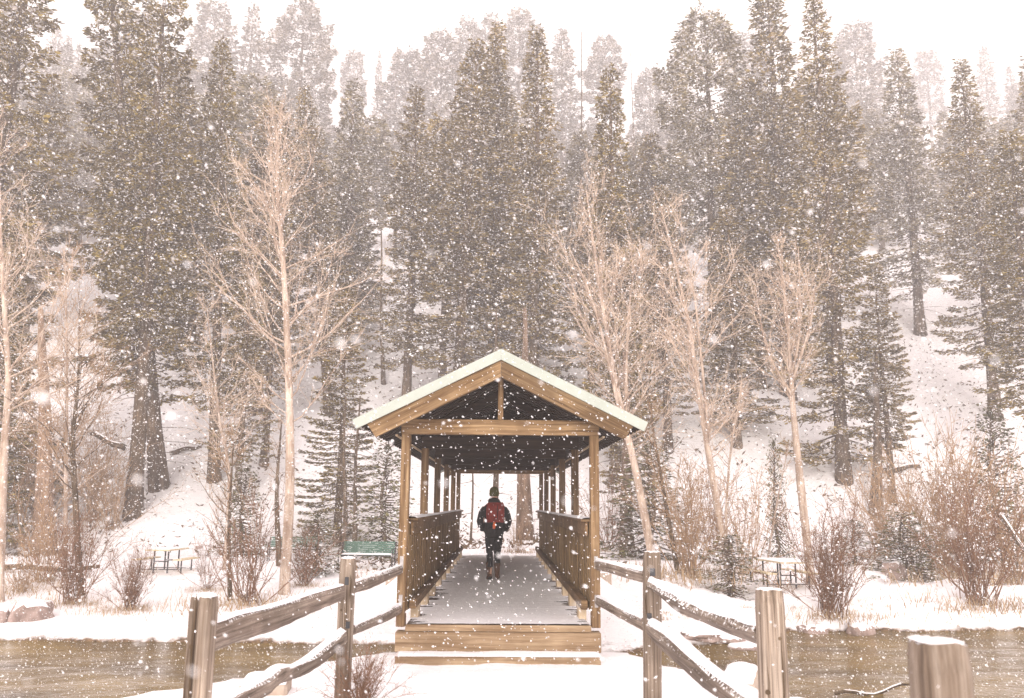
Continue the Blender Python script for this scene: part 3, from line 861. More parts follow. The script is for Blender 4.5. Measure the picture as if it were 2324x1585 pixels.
# body: one skin from head to feet, walking away, hands in the jacket pockets
body = lofted([
    ell(-.005, .015, 1.665, .075, .095, .118), limb([(0, -.01, 1.40, .06), (0, .005, 1.60, .052)]),
    [(0, .105, 1.64, .016, .022, 0), (0, .118, 1.655, .013, .018, 0), (0, .10, 1.70, .010, .012, 0)],
    [(0, -.01, .86, .15, .10, 0), (0, -.01, 1.05, .14, .10, 0), (0, -.01, 1.3, .17, .11, 0), (0, 0, 1.43, .15, .08, 0)],
    limb([(-.16, 0, 1.42, .05), (-.24, -.05, 1.15, .042), (-.20, .08, .96, .03), (-.17, .13, .92, .034)]),
    limb([(.16, 0, 1.42, .05), (.24, -.05, 1.15, .042), (.20, .08, .96, .03), (.17, .13, .92, .034)]),
    limb([(-.085, 0, .9, .08), (-.08, .02, .5, .055), (-.075, -.13, .10, .038)]), limb([(.085, 0, .9, .08), (.07, .06, .5, .055), (.075, .12, .09, .038)]),
    [(-.077, .005 - .02 * k, .92 - .0 * k, .001 + .0, .001, 0) for k in range(2)]], .012, 'body', skin, person, 3)
for s in (-1, 1):       # ears and five bent fingers per hand, tucked in the pockets
    m = MB().tube([(s*.074, .01, 1.63), (s*.088, .005, 1.65), (s*.086, .01, 1.685)], [.01, .014, .01], 6); m.build('ear', skin, person, smooth=True)
    for f in range(5):
        x0 = s * (.17 - .018 * (f - 2)); y0_ = .14 + (.0 if f else -.03); L_ = [.045, .062, .07, .064, .05][f]
        MB().tube([(x0, y0_, .93), (x0 * .97, y0_ + L_ * .45, .915), (x0 * .93, y0_ + L_ * .6, .885)], [.0085, .008, .006], 6).build('finger', skin, person, smooth=True)
jacket = lofted([
    [(0, -.01, .80, .165, .125, 0), (0, -.01, .90, .195, .145, 0), (0, -.01, 1.04, .188, .142, 0), (0, -.01, 1.2, .197, .148, 0), (0, -.01, 1.33, .208, .145, 0), (0, -.005, 1.42, .195, .12, 0), (0, 0, 1.475, .13, .10, 0), (0, .0, 1.53, .08, .08, 0)],
    ell(-.01, -.055, 1.505, .125, .085, .075),
    limb([(-.17, 0, 1.40, .075), (-.235, -.02, 1.30, .078), (-.285, -.05, 1.12, .068), (-.262, .0, 1.0, .062), (-.215, .06, .915, .052)]),
    limb([(.17, 0, 1.40, .075), (.235, -.02, 1.30, .078), (.285, -.05, 1.12, .068), (.262, .0, 1.0, .062), (.215, .06, .915, .052)])],
    .014, 'jacket', cloth_b, person, 3)
trousers = lofted([
    [(0, -.005, .95, .165, .12, 0), (0, -.005, .80, .168, .125, 0)],
    limb([(-.088, -.005, .84, .095), (-.087, .01, .68, .084), (-.082, .015, .5, .068), (-.079, -.05, .36, .062), (-.076, -.10, .24, .058)]),
    limb([(.088, -.005, .84, .095), (.082, .03, .68, .084), (.072, .06, .5, .068), (.074, .085, .36, .062), (.075, .105, .24, .056)])],
    .012, 'trousers', cloth_p, person, 3)
def boot(x, y, z, pitch, yaw_):
    o = lofted([limb([(0, -.01, .30, .068), (0, -.01, .26, .064), (0, 0, .16, .054), (0, .005, .08, .05), (0, 0, .03, .046)]),
                [(0, .11 * f - .05, .035, .045 - .006 * f, .07, 0) for f in (0, 0.01)],
                [(0, -.04, 0.005, .043, .05, 0), (0, .02, .03, .045, .09, 0), (0, .07, .055, .045, .085, 0), (0, .06, .085, .03, .05, 0)],
                ell(0, .12, .03, .046, .06, .032)], .010, 'boot', boot_m, person, 2)
    o.location = (x, y, z); o.rotation_euler = (pitch, 0, yaw_)
    s_ = MB().tube([(0, -.075, -.008), (0, .0, -.008), (0, .16, -.008)], [.036, .042, .036], 8).build('sole', cloth_b, o); s_.scale = (1, 1, .35)
boot(-.078, -.145, .035, R(-22), R(12)); boot(.076, .10, .0, 0, R(-8))
hat = lofted([ell(-.005, .0, 1.70, .098, .118, .098, 13), [(-.005, 0, 1.605, .094, .112, 0), (-.005, 0, 1.655, .100, .120, 0), (-.005, 0, 1.68, .097, .117, 0)]], .010, 'beanie', hat_m, person, 2)
pack = lofted([[(0.01, -.215, 1.08, .15, .07, 0), (0.01, -.225, 1.11, .175, .09, 0), (0.01, -.235, 1.25, .182, .105, 0), (0.01, -.225, 1.40, .178, .095, 0), (0.01, -.205, 1.465, .165, .07, 0), (0.01, -.19, 1.485, .13, .04, 0)]], .012, 'backpack', red_m, person, 2)
low = lofted([[(0.01, -.20, .975, .11, .05, 0), (0.01, -.215, 1.0, .14, .08, 0), (0.01, -.225, 1.10, .152, .095, 0)]], .012, 'pack_base', cloth_b, pack, 1)
for s in (-1, 1):
    MB().tube([(s*.10 + .01, -.17, 1.43), (s*.115, -.09, 1.485), (s*.12, .05, 1.44), (s*.125, .13, 1.3), (s*.12, .05, 1.12), (s*.12, -.16, 1.08)], [.016]*6, 6).build('shoulder_strap', cloth_b, pack)
o = MB().tube([(-.01, -.315, 1.10), (-.012, -.335, 1.04), (-.02, -.325, .975)], [.022, .034, .020], 8).build('orange_pouch', orange_m, pack, smooth=True)
o = MB().tube([(.05, -.335, 1.16), (.05, -.345, 1.30), (.05, -.32, 1.42)], [.006]*3, 6).build('zip', cloth_b, pack)
tag(person, 'person in black jacket and trousers, olive beanie and red backpack walking away across the bridge', 'person')

# ------------------------------------------------------------------ conifers
def leaf_quads(P, D, S, L, Wd):
    """P base (n,3), D direction (n,3), S side (n,3): kite-shaped sprays"""
    n = len(P)
    L = L[:, None]; Wd = Wd[:, None]
    a = P; b = P + D * L * .45 + S * Wd; c = P + D * L; d = P + D * L * .45 - S * Wd
    V_ = np.stack([a, b, c, d], 1).reshape(-1, 3)
    F_ = np.arange(4 * n).reshape(-1, 4)
    return V_, F_
def unit(a): return a / np.maximum(np.linalg.norm(a, axis=-1, keepdims=True), 1e-6)

def conifer_proto(seed, H=24., Rm=2.6, start=.05, nb=260, per=60, kind='fir', leaf=.30, droop=.35):
    """crown, trunk and limbs of one tree, base at the origin"""
    rng = np.random.default_rng(seed)
    u = (np.arange(nb) + rng.uniform(0, 1, nb)) / nb
    hz_ = start + (1 - start) * u ** .92                     # height fraction of each limb
    az = np.arange(nb) * 2.39996 + rng.uniform(-.5, .5, nb)
    tt = (hz_ - start) / (1 - start)
    if kind == 'fir':
        prof = (1 - tt) ** .80 * np.minimum(1, .65 + tt * 4); up0 = -.25 + .95 * tt
    elif kind == 'spire':
        prof = (1 - tt) ** .78 * np.minimum(1, .6 + tt * 4); up0 = -.3 + .8 * tt
    else:
        prof = np.sin(np.clip(tt, 0, 1) ** .8 * 2.75 + .28) ** .7; up0 = .0 + .8 * tt
    gaps = .82 + .55 * noise2(tt * 11, az * .9, seed) + .40 * noise2(tt * 5.0 + 3, (az % 6.283) * .8, seed + 5)          # uneven outline
    Ln = Rm * prof * gaps * rng.uniform(.75, 1.12, nb) + .15
    keep = rng.uniform(0, 1, nb) > (.10 + .14 * (np.sin(tt * 23 + seed) > .6))
    hz_, az, Ln, up0, tt = (q[keep] for q in (hz_, az, Ln, up0, tt))
    nb = len(az)
    out = np.stack([np.cos(az), np.sin(az), np.zeros(nb)], 1)
    side = np.stack([-np.sin(az), np.cos(az), np.zeros(nb)], 1)
    cnt = np.maximum(6, (per * (Ln / Rm) ** 1.15)).astype(int)
    idx = np.repeat(np.arange(nb), cnt)
    s = rng.uniform(0, 1, len(idx)) ** .62
    if kind == 'pine': s = .45 + .55 * s
    else: s = .12 + .88 * s
    def axis(i, s):
        L_ = Ln[i]; z = L_ * (up0[i] * s - droop * s * (1 - s) * 1.6 * (1 - tt[i]))
        return out[i] * (L_ * s)[:, None] + np.stack([z * 0, z * 0, hz_[i] * H + z], 1)
    spread = Ln[idx] * .30 * (1.05 - s) + .14
    if kind == 'pine': spread = spread * 1.2 + .15
    lat = rng.uniform(-1, 1, len(idx)) * spread
    vert = rng.normal(0, .055 if kind != 'pine' else .20, len(idx)) - np.abs(lat) * .18
    Pn = axis(idx, s) + side[idx] * lat[:, None] + np.stack([vert * 0, vert * 0, vert], 1)
    D = unit(out[idx] * rng.uniform(.2, 1, len(idx))[:, None] + side[idx] * (np.sign(lat) * rng.uniform(.1, 1, len(idx)))[:, None]
             + np.stack([vert * 0, vert * 0, rng.uniform(-.55, .35, len(idx))], 1))
    nrm = unit(rng.normal(0, .65, (len(idx), 3)) + np.array([0, 0, .8]))
    S = unit(np.cross(D, nrm))
    L_ = leaf * rng.uniform(.6, 1.3, len(idx)); Wd = L_ * rng.uniform(.16, .30, len(idx))
    # a tapered leader at the very top
    V_, F_ = leaf_quads(Pn, D, S, L_, Wd)
    nt_ = 70; ht = rng.uniform(.93, 1.0, nt_); aa = rng.uniform(0, 6.28, nt_)
    Pt = np.stack([np.zeros(nt_), np.zeros(nt_), ht * H], 1)
    Dt = unit(np.stack([np.cos(aa), np.sin(aa), rng.uniform(.2, 1.4, nt_)], 1))
    V2, F2 = leaf_quads(Pt, Dt, unit(np.cross(Dt, rng.normal(0, 1, (nt_, 3)))), leaf * (.3 + (1.0 - ht) * 18) , np.full(nt_, .05))
    crown = np_mesh('crown', np.concatenate([V_, V2]), np.concatenate([F_, F2 + len(V_)]))
    # limbs: thin 3-sided sticks, plus dead stubs low on the trunk
    vs, fs = [], []
    def stick(p0, p1, p2, r0):
        b = len(vs)
        for p, r in ((p0, r0), (p1, r0 * .6), (p2, r0 * .15)):
            for k in range(3):
                a = 2.094 * k; vs.append((p[0] + r * math.cos(a), p[1] + r * math.sin(a) * .6, p[2] + r * math.sin(a)))
        for i in (0, 1):
            for k in range(3): fs.append((b+i*3+k, b+i*3+(k+1) % 3, b+i*3+3+(k+1) % 3, b+i*3+3+k))
    for i in range(nb):
        i_ = np.array([i]); q = [axis(i_, np.array([f]))[0] for f in (0., .5, .98)]; stick(*q, .018 + .012 * Ln[i])
    for _ in range(int(60 * start) + 8):
        h = rng.uniform(.04, max(start, .08)) * H; a = rng.uniform(0, 6.28); l = rng.uniform(.3, Rm * .7)
        o_ = np.array([math.cos(a), math.sin(a), 0]); stick(np.array([0, 0, h]), np.array([0, 0, h - .1 * l]) + o_ * l * .5, np.array([0, 0, h - .3 * l]) + o_ * l, .02)
    limbs = np_mesh('limbs', vs, fs)
    r0 = .0105 * H + .05
    tb = MB(); pts = []; rr = []
    for k in range(13):
        f = k / 12; pts.append((.10 * math.sin(f * 4 + seed) * (1 - f) * f * 4, .08 * math.cos(f * 5 + seed) * f * (1 - f) * 4, f * H * .985 - .6 * (k == 0)))
        rr.append(r0 * ((1 - f) ** .8 * .92 + .03) * (1.35 if k == 0 else 1))
    tb.tube(pts, rr, 10, jitter=.07, rng=rng)
    trunk = tb.mesh('trunk', True)
    return dict(crown=crown, limbs=limbs, trunk=trunk, H=H, R=Rm)

PR = {
 'firA': conifer_proto(1, 24, 2.7, .04, 230, 330, 'fir', .19),
 'firB': conifer_proto(2, 24, 2.4, .26, 190, 340, 'fir', .19),
 'firC': conifer_proto(3, 24, 2.6, .16, 210, 310, 'fir', .19),
 'spireA': conifer_proto(4, 22, 2.0, .08, 240, 200, 'spire', .19),
 'pineA': conifer_proto(5, 22, 2.3, .35, 120, 300, 'pine', .22),
 'pineB': conifer_proto(6, 22, 2.1, .45, 100, 260, 'pine', .24),
 'farA': conifer_proto(7, 20, 2.2, .10, 170, 120, 'fir', .30),
 'farB': conifer_proto(8, 20, 2.1, .30, 130, 130, 'pine', .32),
 'small': conifer_proto(9, 3.2, .95, .03, 120, 46, 'fir', .11, .5),
 'small2': conifer_proto(10, 3.2, 1.1, .03, 100, 44, 'spire', .11, .6),
}
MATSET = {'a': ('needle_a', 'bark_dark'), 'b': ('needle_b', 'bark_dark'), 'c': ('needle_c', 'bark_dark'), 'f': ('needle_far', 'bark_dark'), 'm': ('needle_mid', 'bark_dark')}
_cache = {}
def part_mesh(pk, part, matname):
    key = (pk, part, matname)
    if key not in _cache:
        me = PR[pk][part]
        if len(me.materials): me = me.copy()
        me.materials.clear(); me.materials.append(M[matname]); _cache[key] = me
    return _cache[key]
trng = np.random.default_rng(77)
def conifer(pk, x, y, H, Rw, mset, label, group='conifers on the slope', topx=None, name='conifer_tree', zoff=0, tr=1.0):
    root = empty(name, (x, y, tz(x, y) + zoff), trng.uniform(0, 6.28))
    p = PR[pk]; sr = Rw / p['R']; sh = H / p['H']
    if topx is not None:
        a = math.atan2(topx - x, H); root.rotation_mode = 'QUATERNION'
        root.rotation_quaternion = (Matrix.Rotation(a, 3, 'Y') @ Matrix.Rotation(trng.uniform(0, 6.28), 3, 'Z')).to_quaternion()
    nm, bk = MATSET[mset]
    for part, mt in (('trunk', bk), ('limbs', bk), ('crown', nm)):
        o = link_mesh(part, part_mesh(pk, part, mt), None, root)
        k = tr * (sh * .5 + sr * .5) if part == 'trunk' else sr
        o.scale = (k, k, sh)
        if part != 'trunk': o['kind'] = 'stuff'
    tag(root, label, 'conifer', group)
    return root
def by_px(pk, px, top, Yd, halfpx, mset, label, base_px=None, **kw):
    if kw.get('group', '').startswith('hazy'): Yd *= 1.62
    tp = at(px, top, Yd); bx = tp.x if base_px is None else at(base_px, 1180, Yd).x
    H = tp.z - tz(bx, Yd)
    return conifer(pk, bx, Yd, H, halfpx / FPX * Yd * 1.62, mset, label, topx=None if base_px is None else tp.x, **kw)
big = [
 ('firA', 95, -330, 40, 150, 'a', 'massive dark olive fir filling the upper left corner, branched almost to the ground', None),
 ('firB', 385, -150, 41, 92, 'a', 'tall dark fir whose bare leaning trunk stands left of the picnic table', 300),
 ('firC', 235, -230, 44, 115, 'a', 'tall dark fir between the corner fir and the leaning one, trunk flaring at its foot', 355),
 ('firC', 505, 85, 44, 76, 'a', 'pointed dense fir just left of the tall pale bare tree', 480),
 ('firA', -60, 60, 37, 70, 'a', 'dark fir partly cut off by the left edge of the picture', None),
 ('firC', 690, 190, 52, 66, 'b', 'medium fir rising behind the crown of the tall pale bare tree', 735),
 ('spireA', 805, 180, 62, 62, 'm', 'hazy fir right of the tall pale bare tree', None),
 ('firC', 945, 195, 52, 78, 'b', 'broad fir whose top rises left of the bridge ridge', None),
 ('firC', 1085, 90, 49, 110, 'b', 'broadest central fir directly above the bridge roof', 1025),
 ('spireA', 1130, 50, 52, 70, 'b', 'tall central fir with a narrow pointed top above the bridge ridge', None),
 ('spireA', 1218, 62, 47, 75, 'b', 'slender spire-topped spruce right of the bridge ridge', None),
 ('spireA', 1385, 150, 45, 74, 'a', 'conical dark spruce standing alone behind the leaning bare trees', None),
 ('pineA', 1598, 32, 60, 80, 'm', 'round-topped pine against the sky right of centre', None),
 ('spireA', 1738, -70, 54, 95, 'b', 'tall open-branched spruce leaving the top of the picture at the right', None),
 ('firA', 1845, -15, 44, 105, 'b', 'largest fir on the right with layered boughs down to the slope', None),
 ('firC', 2035, 112, 66, 85, 'm', 'hazy rounded fir between the largest right fir and the right corner', None),
 ('firC', 2180, 135, 50, 85, 'b', 'wide fir with a ragged double top near the right edge', None),
 ('firC', 2330, 130, 58, 80, 'b', 'fir cut off by the right edge of the picture', None),
 ('firB', 2290, 300, 41, 90, 'a', 'fir with a thick bare lower trunk at the right edge', None),
 ('firC', 1500, 420, 47, 75, 'b', 'shaded fir behind the leaning bare trees right of the roof', None),
 ('spireA', 1650, 470, 48, 75, 'b', 'bluish fir left of the largest right fir', None),
 ('firA', 790, 640, 39, 75, 'a', 'low bushy fir with drooping boughs just left of the bridge roof', None),
 ('firC', 575, 560, 42, 60, 'a', 'shorter dark fir behind the tall pale bare tree trunk', None),
 ('firA', 30, 560, 36, 80, 'a', 'low-branched brownish fir at the left edge behind the golden grass', None),
 ('firC', 1420, 700, 40, 55, 'b', 'small fir behind the right end of the bridge roof', None),
 ('firB', 1985, 600, 42, 55, 'b', 'mid-height fir with flat boughs beside the snowy clearing', None),
 ('firB', 640, 380, 46, 50, 'b', 'narrow fir directly behind the tall pale bare tree', None),
]
for b_ in big:
    pk, px, top, Yd, hp, ms, lab, bp = b_
    by_px(pk, px, top, Yd, hp, ms, lab, base_px=bp)
sky = [
 ('farB', 490, 18, 84, 42, 'rounded hazy pine against the sky, leftmost of the pale trio'),
 ('farA', 577, 10, 84, 42, 'hazy fir against the sky, middle of the pale trio'),
 ('pineA', 693, 6, 74, 56, 'tallest pale pine of the skyline left of centre'),
 ('farB', 805, 122, 106, 24, 'very faint little round pine in the skyline dip'),
 ('farA', 862, 115, 108, 14, 'very faint slim tree in the skyline dip'),
 ('farB', 925, 122, 90, 40, 'hazy pine with a blunt top left of the central pair'),
 ('farB', 1003, 86, 88, 44, 'hazy pine with a crooked top in the central skyline'),
 ('pineB', 1063, 48, 92, 30, 'pale cloudy-topped pine left of the central point'),
 ('pineB', 1115, 42, 96, 30, 'pale pine just behind the central point'),
 ('pineB', 1180, 32, 90, 42, 'tall pale pine with tufted crown and a bare gap below, right of the central point'),
 ('farA', 1275, 68, 88, 46, 'pale triangular fir on the skyline right of the spire'),
 ('pineB', 1372, 92, 94, 36, 'pale stepped pine standing free on the skyline'),
 ('farB', 1475, 165, 92, 30, 'low rounded hazy tree in the skyline gap'),
 ('farB', 1690, 88, 98, 40, 'faint round pine between two tall right-hand spruces'),
 ('farB', 1938, 68, 88, 44, 'pale domed pine right of the largest right fir'),
 ('farB', 2098, 118, 118, 26, 'faintest small pine at the far right skyline'),
 ('farA', 2230, 106, 112, 30, 'faint upright conifer near the right edge skyline'),
 ('farA', 15, -20, 86, 60, 'hazy tree showing left of the corner fir'),
 ('farB', 320, 40, 90, 40, 'hazy pine glimpsed between the two tall left firs'),
 ('farA', 1540, 170, 96, 30, 'hazy small fir left of the round-topped pine'),
 ('farA', 2290, 150, 100, 26, 'faint slim fir beside the right edge'),
]
for pk, px, top, Yd, hp, lab in sky:
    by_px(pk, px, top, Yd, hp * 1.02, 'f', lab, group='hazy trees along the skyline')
# the stand between them: nothing tells these apart in the falling snow
mr_ = np.random.default_rng(12)
sk_x = [-400, 0, 200, 420, 480, 640, 760, 850, 950, 1150, 1320, 1400, 1520, 1600, 1700, 1950, 2100, 2200, 2330, 2700]
sk_y = [0, 60, 60, 120, 130, 110, 235, 240, 210, 170, 230, 250, 240, 190, 150, 150, 215, 230, 190, 190]
n_ = 0
for row, (Yd, cnt) in enumerate([(54, 11), (62, 15), (71, 19), (82, 22), (95, 24), (110, 27), (127, 31), (146, 34), (167, 36)]):
    for k in range(cnt):
        px = -150 + (k + .5 + mr_.uniform(-.35, .35)) * (2640 / cnt)
        if 1920 < px < 2180 and Yd < 95: continue
        if (835 < px < 925 or 215 < px < 300 or 1500 < px < 1570) and Yd < 75: continue
        y_ = Yd + mr_.uniform(-3.5, 3.5)
        top = np.interp(px, sk_x, sk_y) + mr_.uniform(0, 70) + (167 - Yd) * 1.3 * mr_.uniform(.3, 1)
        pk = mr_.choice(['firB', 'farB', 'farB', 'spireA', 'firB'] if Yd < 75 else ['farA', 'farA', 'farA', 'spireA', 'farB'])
        tp = at(px, top, y_); H = tp.z - tz(tp.x, y_)
        H = min(max(H, 9), 29)
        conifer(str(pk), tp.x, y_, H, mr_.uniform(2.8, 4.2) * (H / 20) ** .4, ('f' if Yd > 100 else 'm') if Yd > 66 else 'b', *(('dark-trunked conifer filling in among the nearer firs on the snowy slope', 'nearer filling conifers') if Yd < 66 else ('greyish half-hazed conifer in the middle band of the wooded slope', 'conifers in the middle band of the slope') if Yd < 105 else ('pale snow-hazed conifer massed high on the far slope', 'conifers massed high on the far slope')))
small = [
 ('small', 722, 1165, 29.5, 42, 'c', 'small snow-dusted spruce between the two green benches', 1318),
 ('small2', 1655, 1215, 25.6, 62, 'c', 'low spreading spruce at the foot of the leaning grey tree', 1330),
 ('small', 2045, 1165, 28.5, 60, 'c', 'snow-dusted young spruce on the right bank among ochre grass', 1310),
 ('small', 2245, 930, 33.5, 60, 'c', 'slender young spruce at the right edge, greenest of the young ones', 1290),
 ('small', 1755, 1000, 36, 22, 'c', 'thin young spruce in the snow left of the forked tree', 1230),
 ('small2', 1935, 1180, 31, 45, 'c', 'young spruce hidden in twigs right of the forked tree', 1300),
 ('small', 880, 1010, 35, 55, 'c', 'young fir with drooping boughs against the left bridge posts', 1240),
 ('small', 1470, 1010, 34, 80, 'c', 'bushy young fir right of the bridge posts', 1230),
 ('small', 560, 1060, 36, 40, 'c', 'sparse young fir behind the willow clump left of the pale tree', 1200),
]
for pk, px, top, Yd, hp, ms, lab, by_ in small:
    by_px(pk, px, top, Yd, hp, ms, lab, group='young spruces')

# ------------------------------------------------------------------ bare broadleaf trees and shrubs
def branch_mesh(segs):
    """segs: list of (points (k,3), r0, r1, sides)"""
    V_, F_ = [], []; base = 0
    for pts, r0, r1, ns in segs:
        pts = np.asarray(pts); k = len(pts)
        d = unit(np.gradient(pts, axis=0)); ref = np.where(np.abs(d[:, 2:3]) > .9, np.array([[1., 0, 0]]), np.array([[0, 0, 1.]]))
        u = unit(np.cross(d, ref)); w = np.cross(d, u)
        r = np.linspace(r0, r1, k)[:, None, None]
        a = np.arange(ns) * 2 * math.pi / ns
        ring = pts[:, None, :] + r * (np.cos(a)[None, :, None] * u[:, None, :] + np.sin(a)[None, :, None] * w[:, None, :])
        V_.append(ring.reshape(-1, 3))
        i = np.arange(k - 1)[:, None] * ns; j = np.arange(ns)[None, :]; j2 = (j + 1) % ns
        F_.append(np.stack([i + j, i + j2, i + ns + j2, i + ns + j], -1).reshape(-1, 4) + base)
        base += k * ns
    return np.concatenate(V_), np.concatenate(F_)
def curve(p, d, L, n, rng, wob=.12, lift=.0):
    pts = [np.array(p, float)]; d = np.array(d, float); d /= np.linalg.norm(d)
    for _ in range(n):
        d = d + rng.normal(0, wob, 3) + np.array([0, 0, lift]); d /= np.linalg.norm(d)
        pts.append(pts[-1] + d * L / n)
    return np.array(pts), d
def bare_tree(name, stations, r0, label, seed, nlimb=34, spread=.30, start=.3, cat='bare tree', forks=(), barkm='bark_pale', twigm='twig_pale', up=.75, dens=1.0, base=None, upper=None):
    """stations: (px, py, Y) up the trunk, first one at the ground"""
    rng = np.random.default_rng(seed)
    pts = [at(*s) for s in stations]
    pts[0] = Vector((pts[0].x, pts[0].y, tz(pts[0].x, pts[0].y) - .15))
    o0 = np.array(pts[0])
    P_ = [np.array(p) - o0 for p in pts]
    # smooth trunk
    def resample(P_, K=6):
        out = []
        for i in range(len(P_) - 1):
            p0, p1, p2, p3 = P_[max(i-1, 0)], P_[i], P_[i+1], P_[min(i+2, len(P_)-1)]
            for j in range(K + (i == len(P_) - 2)):
                u = j / K; out.append(.5 * (2*p1 + (p2-p0)*u + (2*p0-5*p1+4*p2-p3)*u*u + (3*p1-p0-3*p2+p3)*u**3))
        return np.array(out)
    T = resample(P_); H = T[-1][2]
    root = empty(name, tuple(o0))
    n = len(T); r0 = r0 * .74
    rad = r0 * (1 - np.linspace(0, 1, n)) ** .85 + .012
    mb = MB(); mb.tube([tuple(p) for p in T], list(rad * np.where(np.arange(n) == 0, 1.25, 1)), 9, jitter=.06, rng=rng)
    leaders = [(T, rad)]
    for fk in forks:
        q = [at(*s) for s in fk]; F = resample([np.array(p) - o0 for p in q]); fr = np.linspace(r0 * .45, .012, len(F))
        mb.tube([tuple(p) for p in F], list(fr), 7, jitter=.05, rng=rng); leaders.append((F, fr))
    mb.build('trunk', M[barkm], root, smooth=True)
    limbs, twigs = [], []
    for li, (A, ra) in enumerate(leaders):
        m = len(A); cnt = int(nlimb * 1.1) if li == 0 else max(6, nlimb // 3)
        for k in range(cnt):
            f = start + (1 - start) * ((k + rng.uniform(0, 1)) / cnt) if li == 0 else rng.uniform(.15, 1)
            i = min(int(f * (m - 1)), m - 2); p = A[i] + (A[i+1] - A[i]) * (f * (m - 1) - i)
            az = rng.uniform(0, 6.283); g = (f - start) / (1 - start)
            L = H * spread * (.35 + .65 * max(0., math.sin(min(1, g * 1.15 + .12) * math.pi)) ** .8) * rng.uniform(.6, 1.15)
            d = (math.cos(az), math.sin(az), up * rng.uniform(.5, 1.4) + .5 * g)
            c, dd = curve(p, d, L, 7, rng, .12, .07)
            rb = min(ra[i] * .40, .008 + .0065 * L); limbs.append((c, rb, .006, 4))
            ns = int((3 + L * 2.1) * dens)
            for _ in range(ns):
                s = rng.uniform(.15, 1) ; j = min(int(s * 7), 6); q = c[j] + (c[j+1] - c[j]) * (s * 7 - j)
                dloc = c[j+1] - c[j]; dloc /= np.linalg.norm(dloc)
                d2 = dloc + rng.normal(0, .55, 3); l2 = L * (.42 - .22 * s) * rng.uniform(.6, 1.2) + .15
                c2, _d = curve(q, d2, l2, 4, rng, .16, .06); twigs.append((c2, .0075, .0035, 3))
                for _ in range(int(rng.integers(2, 6) * dens)):
                    s3 = rng.uniform(.1, 1); j3 = min(int(s3 * 4), 3); q3 = c2[j3] + (c2[j3+1] - c2[j3]) * (s3 * 4 - j3)
                    c3, _d = curve(q3, (c2[j3+1] - c2[j3]) / (np.linalg.norm(c2[j3+1] - c2[j3]) + 1e-6) + rng.normal(0, .6, 3), l2 * rng.uniform(.25, .6) + .08, 2, rng, .15, .05)
                    twigs.append((c3, .0042, .0025, 3))
    link_mesh('limbs', np_mesh('limbs', *branch_mesh(limbs)), M[barkm], root)
    link_mesh('twigs', np_mesh('twigs', *branch_mesh(twigs)), M[twigm], root)
    for ch in root.children:
        if ch.name.startswith(('twigs', 'limbs')): ch['kind'] = 'stuff'
    tag(root, label, cat, 'bare trees along the far bank')
    return root
bare_tree('bare_tree', [(645, 1350, 26), (658, 1100, 26), (655, 850, 26), (643, 600, 26.2), (630, 440, 26.4), (628, 290, 26.6)], .21,
          'tallest bare tree with a straight pale trunk and wide twiggy crown left of the bridge', 1, 62, .27, .30, dens=1.1)
bare_tree('bare_tree', [(1490, 1270, 27), (1445, 1080, 27), (1400, 880, 27.4), (1365, 680, 27.8), (1330, 430, 28)], .19,
          'bare tree leaning left from behind the right end of the bridge roof', 2, 52, .27, .30, forks=[[(1410, 950, 27.3), (1350, 700, 26.6), (1290, 560, 26.2)], [(1420, 960, 27.3), (1425, 740, 27.8), (1440, 600, 28)]])
bare_tree('bare_tree', [(1662, 1318, 26), (1625, 1130, 26.2), (1590, 920, 26.5), (1560, 720, 27), (1500, 470, 27.5)], .17,
          'bare leaning tree with mottled bark rising from the low spreading spruce', 3, 46, .24, .35, forks=[[(1610, 1000, 26.3), (1585, 750, 26.6), (1570, 620, 26.8)]])
bare_tree('bare_tree', [(1840, 1285, 26.5), (1815, 1080, 26.7), (1800, 930, 26.8), (1795, 850, 26.9), (1785, 700, 27), (1765, 555, 27.2)], .17,
          'forked bare tree with upswept branches on the right bank', 4, 34, .20, .40, up=1.3,
          forks=[[(1796, 850, 26.8), (1815, 750, 26.6), (1812, 560, 26.5)], [(1798, 900, 26.8), (1740, 790, 27), (1712, 640, 27.2)], [(1800, 860, 26.8), (1838, 740, 26.4), (1850, 640, 26.3)]])
bare_tree('bare_tree', [(5, 1300, 24.5), (8, 1050, 24.5), (18, 850, 24.5), (5, 620, 24.6), (-5, 330, 24.8)], .17,
          'pale curved bare trunk at the very left edge of the picture', 5, 44, .28, .30, dens=1.0)
bare_tree('bare_tree', [(150, 1300, 28), (150, 1050, 28), (152, 820, 28), (148, 600, 28)], .09,
          'slim bare tree with a rusty crown in front of the corner fir', 6, 46, .30, .22, twigm='twig_ochre', dens=1.1)
bare_tree('bare_tree', [(185, 1345, 25.5), (172, 1150, 25.5), (165, 1000, 25.6), (178, 860, 25.8), (180, 700, 26)], .13,
          'dark leaning thin trunk rising from the bush clump at the left', 7, 36, .26, .30, barkm='bark_dark', twigm='twig_ochre')
bare_tree('bare_tree', [(512, 1250, 30), (520, 1080, 30), (498, 950, 30), (470, 700, 30)], .08,
          'young bare tree with a fan of pale twigs left of the tallest bare tree', 8, 36, .26, .35)
bare_tree('bare_tree', [(525, 1340, 25), (520, 1200, 25), (530, 1000, 25.2)], .085,
          'short dark-stemmed bare tree rising from the willow clump nearest the left fence', 9, 22, .30, .35, barkm='bark_dark', twigm='twig_ochre')
bare_tree('bare_tree', [(1540, 1300, 27), (1500, 1080, 27), (1470, 900, 27.2)], .10,
          'half-hidden brownish bare stem behind the grey fence post', 10, 26, .25, .3, barkm='bark_dark', twigm='twig_ochre')
bare_tree('bare_tree', [(635, 1300, 31), (628, 1120, 31), (640, 950, 31)], .15, 'dark trunk standing close behind the tallest bare tree', 11, 14, .15, .5, barkm='bark_dark', twigm='twig_ochre')
